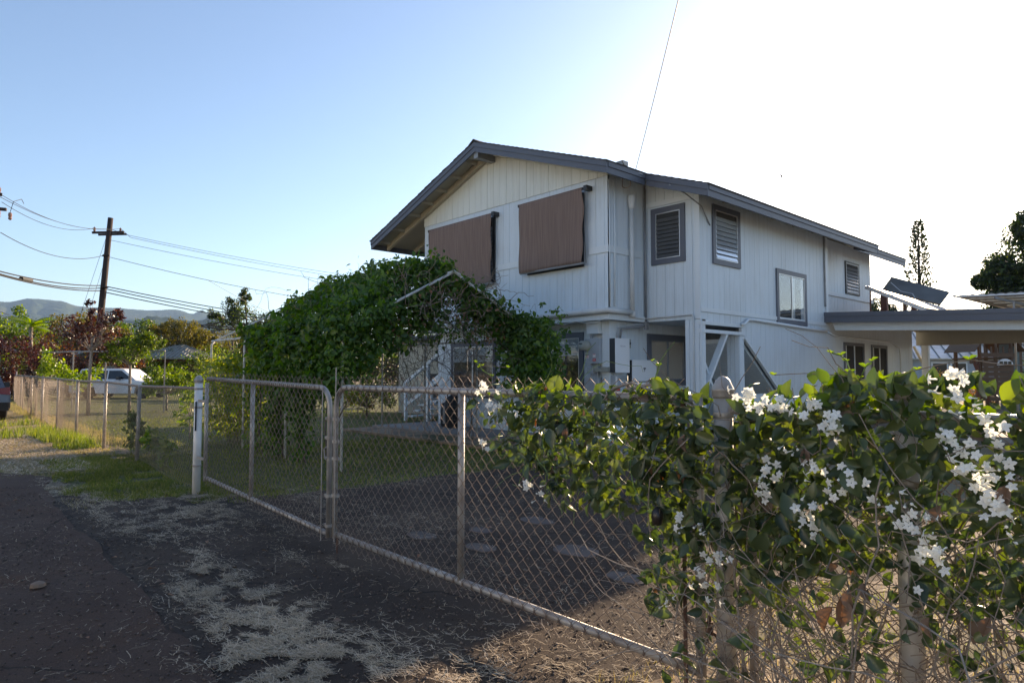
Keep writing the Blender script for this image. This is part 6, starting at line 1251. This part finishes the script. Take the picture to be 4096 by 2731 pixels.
# ------------------------------------------------------------------ vehicles
def car(name, label, cat, loc, yaw, L, W, Hh, body, suv=True):
    """x forward, y left, seen mostly from behind"""
    t = thing(name, label, cat, loc, None); t.rotation_euler = (0,0,yaw)
    def bd(mb, nm, mt_, p=None, smooth=False): return build(mb, nm, mt_, p or t, smooth, True)
    hw = W/2; g0 = 0.28
    low = [(-L/2, g0+0.12), (-L/2-0.03, 0.55), (-L/2, 0.92*Hh*0.62), (-L/2+0.12, Hh*0.62), (L*0.20, Hh*0.60), (L*0.42, Hh*0.54), (L/2, Hh*0.42), (L/2+0.02, 0.45), (L/2-0.05, g0+0.1), (L*0.38+0.36, g0), (L*0.30+0.36, 0.62), (L*0.30, 0.70), (L*0.30-0.36, 0.62), (L*0.30-0.42, g0), (-L*0.30+0.42, g0), (-L*0.30+0.36, 0.62), (-L*0.30, 0.70), (-L*0.30-0.36, 0.62), (-L*0.30-0.42, g0)]
    # lofted sections across the width give rounded flanks
    secs = [(-hw, 0.94), (-hw+0.05, 1.0), (-hw*0.5, 1.01), (0, 1.015), (hw*0.5, 1.01), (hw-0.05, 1.0), (hw, 0.94)]
    V = []; F = []; m_ = len(low)
    for y, s in secs: V += [(x*(0.985+0.015*s), y, g0+(z-g0)*s) for x, z in low]
    for i in range(len(secs)-1):
        for j in range(m_): a = i*m_+j; b = i*m_+(j+1)%m_; F.append((a, b, b+m_, a+m_))
    F.append(tuple(range(m_-1,-1,-1))); F.append(tuple(range((len(secs)-1)*m_, len(secs)*m_)))
    mb = MB(); mb.v = V; mb.f = F; bd(mb, 'body', body)
    rb = -L/2+(0.22 if suv else 0.5); rt_ = -L/2+(0.50 if suv else 1.1); ft = L*0.05; fb = L*0.22; zb_ = Hh*0.61; zt_ = Hh
    cab = [(rb, zb_), (rt_, zt_-0.04), (rt_+0.3, zt_), (ft-0.2, zt_), (ft+0.1, zt_-0.05), (fb, zb_)]
    V = []; F = []; m_ = len(cab)
    for y, s, ins in ((-hw+0.06, 0.0, 1), (-hw+0.20, 1, 1), (hw-0.20, 1, 1), (hw-0.06, 0, 1)):
        pass
    def sec(y0, y1): return [(x, y0+(y1-y0)*((z-zb_)/(zt_-zb_)), z) for x, z in cab]
    A = sec(-hw+0.06, -hw+0.22); B = sec(hw-0.06, hw-0.22); V = A+B; F = [tuple(range(m_-1,-1,-1)), tuple(range(m_, 2*m_))]+[(i, (i+1)%m_, (i+1)%m_+m_, i+m_) for i in range(m_)]
    mb = MB(); mb.v = V; mb.f = F; bd(mb, 'cabin', body)
    for sy in (-1, 1):
        y = lambda z: sy*((hw-0.06)-0.16*((z-zb_)/(zt_-zb_))+0.006)
        for x0, x1, x2, x3 in ((rb+0.12, rt_+0.12, rt_+0.75, rt_+0.75), (rt_+0.82, rt_+0.82, ft-0.75, ft-0.75), (ft-0.68, ft-0.68, ft-0.02, fb-0.2)):
            z0, z1 = zb_+0.05, zt_-0.12; pts = [(x0, y(z0), z0), (x3, y(z0), z0), (x2, y(z1), z1), (x1, y(z1), z1)]; bd(MB().prism(pts, (0, -sy*0.004, 0)), 'side_window', 'car_glass')
        bd(MB().box(ft-0.1, ft+0.05, sy*(hw-0.02) if sy > 0 else -hw-0.18, hw+0.18 if sy > 0 else -(hw-0.02), zb_+0.02, zb_+0.2), 'mirror', 'device_dark')
        z = 0.33
        for x in (-L*0.30, L*0.30):
            w_ = bd(MB().lathe((x, sy*(hw-0.11), z+0.01), [(0.24,-0.1),(0.32,-0.1),(0.34,-0.06),(0.34,0.06),(0.32,0.1),(0.24,0.1)], 20, 'y'), 'wheel', 'tyre', None, True)
            bd(MB().lathe((x, sy*(hw-0.03), z+0.01), [(0.23,-0.01),(0.21,0.01),(0.05,0.012)], 14, 'y'), 'rim', 'alu', w_)
        bd(MB().prism([(-L/2-0.035, sy*(hw-0.34), 0.80), (-L/2-0.035, sy*(hw-0.02), 0.76), (-L/2-0.02, sy*(hw-0.02), 0.98), (-L/2-0.02, sy*(hw-0.34), 0.94)], (0.10, 0, 0)), 'tail_light', 'tail_red')
    n0, n1 = rb+0.03, rt_-0.02; bd(MB().prism([(rb-0.012+0.03, -hw+0.25, zb_+0.05), (rb-0.012+0.03, hw-0.25, zb_+0.05), (rt_-0.06, hw-0.36, zt_-0.10), (rt_-0.06, -hw+0.36, zt_-0.10)], (-0.012, 0, 0.004)), 'rear_window', 'car_glass')
    bd(MB().box(-L/2-0.07, -L/2+0.1, -hw+0.05, hw-0.05, 0.32, 0.55), 'bumper', body if suv else 'black_rubber'); bd(MB().box(-L/2-0.045, -L/2-0.03, -0.26, 0.26, 0.62, 0.76), 'number_plate', 'plastic_white')
    return t
car('white_vehicle', 'white estate vehicle parked side-on behind the long fence', 'car', (-40.9, 8.6, 0), R(47), 4.9, 1.9, 1.62, 'car_white')
car('grey_car', 'dark grey car with a red tail light cut off by the left edge', 'car', (-25.5, 1.12, 0), R(180), 4.6, 1.82, 1.45, 'car_grey', False)

# ------------------------------------------------------------------ power poles and wires
def sag(a, b, s, n=22): a = Vector(a); b = Vector(b); return [a.lerp(b, i/n)-Vector((0,0,4*s*(i/n)*(1-i/n))) for i in range(n+1)]
pole = thing('power_pole', 'dark leaning wooden power pole with a short crossarm', 'power pole', (-44.55, 7.7, 0), 'power poles')
build(MB().tube([(-44.55, 7.7, 0), (-43.55, 8.15, 10.4)], [0.21, 0.14], 12), 'mast', 'wood_pole', pole, True)
build(MB().beam((-44.1, 7.35, 9.50), (-43.2, 8.78, 9.60), 0.11, 0.12), 'crossarm', 'wood_pole', pole); build(MB().beam((-43.9, 7.62, 9.38), (-43.35, 8.95, 9.52), 0.08, 0.10), 'crossarm', 'wood_pole', pole)
for x, y in ((-44.05, 7.45), (-43.62, 8.1), (-43.3, 8.62)): build(MB().lathe((x, y, 9.56), [(0.03,0),(0.07,0.08),(0.05,0.16),(0.07,0.22),(0.0,0.30)], 8), 'insulator', 'ceramic', pole)
for z in (8.15, 6.3): build(MB().box(-43.95, -43.55, 7.85, 8.15, z, z+0.08), 'bracket', 'wood_pole', pole)
p2 = thing('power_pole', 'tiny far power pole beside the large leaning one', 'power pole', (-96, 18, 0), 'power poles')
build(MB().tube([(-96, 18, 0), (-96, 18, 7.8)], 0.16, 8), 'mast', 'wood_pole', p2); build(MB().beam((-97, 17, 7.0), (-95, 19.4, 7.0), 0.12, 0.12), 'crossarm', 'wood_pole', p2)
p3 = thing('power_pole', 'power pole just outside the left edge with only its crossarm insulators in view', 'power pole', (-33.6, 1.0, 0), 'power poles')
build(MB().tube([(-33.6, 1.0, 0), (-33.4, 1.1, 9.6)], [0.2, 0.14], 10), 'mast', 'wood_pole', p3, True); build(MB().beam((-33.6, 0.2, 7.95), (-32.6, 2.50, 7.88), 0.10, 0.12), 'crossarm', 'wood_pole', p3); build(MB().beam((-33.6, 0.2, 8.75), (-33.3, 2.40, 8.6), 0.10, 0.12), 'crossarm', 'wood_pole', p3)
for (x, y, z) in ((-32.55, 2.62, 7.62), (-33.35, 2.3, 8.75), (-32.9, 2.28, 7.72)): build(MB().lathe((x, y, z-0.15), [(0.03,0),(0.07,0.05),(0.05,0.12),(0.07,0.18),(0.06,0.28),(0.0,0.32)], 8), 'insulator', 'ceramic', p3)
build(MB().tube([(-32.55, 2.62, 7.8), (-32.4, 2.7, 8.2), (-32.9, 3.0, 8.45), (-34.2, 3.2, 8.55)], 0.012, 5), 'jumper_wire', 'cable', p3)
def wire(label, runs, r, cat='wire', group='overhead wires'):
    mb = MB()
    for a, b, s in runs: mb.tube(sag(a, b, s), r, 5, False)
    return tag(build(mb, 'overhead_wire', 'cable'), label, cat, group)
W0 = (-33.3, 2.2, 8.70)
wire('topmost thin wire meeting the crossarm of the leaning pole', [(W0, (-43.62, 8.1, 9.78), 0.5), ((-43.62, 8.1, 9.78), (-43.2, 9.0, 9.45), 0.0), ((-43.2, 9.0, 9.45), (-38, 45, 8.6), 1.0)], 0.012)
wire('second thin wire below the topmost one left of the leaning pole', [((-33.3, 2.3, 8.52), (-43.3, 8.62, 9.80), 0.5), ((-43.3, 8.62, 9.8), (-43.05, 9.1, 9.3), 0.0), ((-43.05, 9.1, 9.3), (-38.2, 45, 8.3), 1.0)], 0.012)
wire('third thin wire ending on the left end of the crossarm', [((-33.3, 2.4, 8.30), (-44.05, 7.45, 9.78), 0.5), ((-43.6, 8.2, 9.1), (-38.4, 45, 7.9), 1.0)], 0.012)
wire('single wire fixed halfway up the leaning pole and running on right', [((-33.3, 2.4, 7.05), (-43.8, 7.9, 8.2), 0.55), ((-43.8, 8.1, 8.15), (-40, 45, 7.0), 1.5)], 0.016)
wire('slack branch wire dropping from the single wire to the far trees', [((-43.2, 13.5, 7.23), (-62, 34, 5.6), 0.9)], 0.012)
wire('thick bundle of black cables crossing low behind the leaning pole', [((-33.3, 2.3, 5.5), (-44.0, 7.85, 6.45), 0.18), ((-33.3, 2.3, 5.40), (-44.0, 7.85, 6.30), 0.22), ((-33.3, 2.3, 5.35), (-44.0, 7.85, 6.15), 0.20), ((-44.0, 7.95, 6.45), (-45, 45, 5.2), 1.1), ((-44.0, 7.95, 6.30), (-45, 45, 5.0), 1.2), ((-44.0, 7.95, 6.1), (-45, 45, 4.7), 1.2)], 0.030)
tag(build(MB().tube([(-35.3, 3.3, 5.48), (-36.2, 3.75, 5.53)], 0.09, 10), 'splice_case', 'cable'), 'black splice case hanging on the thick cable bundle at upper left', 'splice case')
wire('stay wire slanting down left from the top of the leaning pole', [((-43.9, 8.0, 9.2), (-50.5, 6.6, 0.0), 0.0)], 0.010); wire('lower stay wire slanting down left from mid height of the leaning pole', [((-43.9, 8.0, 8.0), (-49.5, 7.0, 0.0), 0.0)], 0.010)
wire('faint distant wires sagging behind the cable bundle', [((-30, -2.5, 6.3), (-96, 17.2, 7.1), 1.6), ((-30, -2.3, 6.0), (-96, 18.8, 7.1), 1.9), ((-96, 18, 7.1), (-110, 75, 8), 1.5)], 0.016)
wire('service wire rising steeply from the house roof out of the top of the view', [((-7.50, 10.1, 5.28), (-4.362, 6.77, 5.96), 0.03), ((-4.362, 6.77, 5.96), (4.0, -2.1, 8.6), 0.1)], 0.007)
bird = thing('flying_bird', 'tiny dark bird flying alone in the bright sky over the roof', 'bird', (-17.92, 38.86, 13.39))
bb = MB().lathe((-17.92, 38.86, 13.39), [(0.0,-0.10),(0.03,-0.06),(0.04,0.0),(0.03,0.06),(0.0,0.12)], 8, 'x'); build(bb, 'body', 'bird_dark', bird)
build(MB().prism([(-17.95,38.86,13.41),(-17.87,38.86,13.41),(-17.82,38.6,13.50),(-17.88,38.55,13.50)], (0,0,0.006)), 'wing', 'bird_dark', bird); build(MB().prism([(-17.95,38.86,13.41),(-17.87,38.86,13.41),(-17.82,39.12,13.50),(-17.88,39.17,13.50)], (0,0,0.006)), 'wing', 'bird_dark', bird)

oh = thing('added_opposite_house', 'pale house across the street behind the camera, added unseen to bounce sunlight and fill window reflections', 'house', (-6, -16, 0))  # added out of view: bounces warm sunlight back and shows in window glass
ow = build(MB().box(-24, 10, -26, -16, 0, 5.2), 'wall', 'trim_light', oh); build(MB().prism([(-25, -27, 5.2), (-25, -15.2, 5.2), (-25, -21, 7.4)], (36, 0, 0)), 'roof', 'metal_roof_tan', oh)
for x in (-19, -14, -8, -2, 4): build(MB().box(x, x+1.6, -16.0, -15.96, 1.0, 2.2), 'window', 'car_glass', oh)
tree('added_street_tree', 'broad tree across the street behind the camera, added for bounced light and window reflections', 'tree', (-30, -22), [(0,0,4.2,3.4,3,2.2)], 3500, 0.3, 'olive_leaf', 0.2, clumps=40)  # unseen planting, added to throw light back and show in the windows
tree('added_street_bush', 'sunny bush across the street behind the camera, added for bounced light and window reflections', 'shrub', (14, -20), [(0,0,1.6,3.4,2.4,1.6)], 2500, 0.25, 'bright_leaf', 0.1, clumps=40)  # also added out of view for its bounced light and reflection

# ------------------------------------------------------------------ mountains
def range_(name, dist, spread, prof, depth, rough, seed, a0, a1, na=420, nr=46):
    """a ridge along an arc: prof(angle) = crest height; slopes fall towards the viewer with spurs"""
    V = np.zeros((nr, na, 3)); 
    for j in range(na):
        a = a0+(a1-a0)*j/(na-1)
        for i in range(nr):
            t = i/(nr-1); r_ = dist*(1-spread*(1-t)) if t < 0.999 else dist
            x = -r_*math.cos(a); y = r_*math.sin(a); hgt = prof(a)
            sp = mnoise.fractal(Vector((x*rough, y*rough, seed)), 0.9, 2.0, 6)
            ridg = 1-abs(mnoise.noise(Vector((a*38+0.4*mnoise.noise(Vector((t*3, a*9, seed))), t*0.9, seed))))*1.6
            V[i,j] = (x, y, max(-5, hgt*(t**1.25)*(1.0+(1-t)*(0.9*ridg-0.65+0.4*sp))+ (hgt*0.025*sp)))
    idx = np.arange(nr*na).reshape(nr, na); F = np.stack([idx[:-1,:-1], idx[:-1,1:], idx[1:,1:], idx[1:,:-1]], -1).reshape(-1,4)
    o = np_mesh(name, V.reshape(-1,3), F, 'hill_forest', smooth=True); struct(o); return o
def crest(tab, jit, seed):
    def f(a):
        d = math.degrees(a)
        for (p, u), (q, v) in zip(tab, tab[1:]):
            if p <= d <= q: s = (d-p)/(q-p); s = s*s*(3-2*s); h_ = u+(v-u)*s; break
        else: h_ = tab[0][1] if d < tab[0][0] else tab[-1][1]
        return h_*(1+jit*mnoise.fractal(Vector((d*1.1, seed, 0)), 0.8, 2.0, 5))
    return f
# angle measured from -X towards +Y, in degrees; the view runs from about 4 to 80
range_('mountains', 11000, 0.55, crest([(-30,700),(0,890),(4.4,940),(6,1010),(7.6,990),(8.8,920),(11.8,935),(13.2,930),(15.2,955),(16.3,900),(17,965),(17.4,915),(17.9,930),(18.6,845),(20,700),(26,520),(34,400),(60,250),(95,200)], 0.012, 3.0), 1, 0.0007, 3.0, R(-40), R(95))
range_('foothills', 5200, 0.5, crest([(-30,200),(0,250),(8,300),(12,360),(14,400),(16,370),(18,405),(21,360),(26,240),(34,150),(60,60),(95,50)], 0.05, 9.0), 1, 0.0016, 9.0, R(-40), R(95))
tree('far_grove', 'far hazy treetops under the mountains', 'grove', (-150, 52), [(-10,-40,3,14,20,3.2),(0,0,3,12,16,3.4),(16,34,3,12,16,3.2)], 9000, 0.9, 'green_leaf', 0.5, clumps=110, limbs=False)

# ------------------------------------------------------------------ the air between here and the mountains
hz = MB().box(-14500, 9000, -9000, 14500, -8, 1300); hzm = bpy.data.materials.new('haze'); hzm.use_nodes = True; hn = hzm.node_tree; hn.nodes.clear()
hv_ = hn.nodes.new('ShaderNodeVolumePrincipled'); hv_.inputs['Color'].default_value = (0.42, 0.66, 1.0, 1); hv_.inputs['Density'].default_value = 3.8e-5; hv_.inputs['Anisotropy'].default_value = 0.3
ho = hn.nodes.new('ShaderNodeOutputMaterial'); hn.links.new(hv_.outputs[0], ho.inputs['Volume'])
me = bpy.data.meshes.new('haze'); me.from_pydata(hz.v, [], hz.f); me.materials.append(hzm); struct(link('haze', me, None), 'stuff')
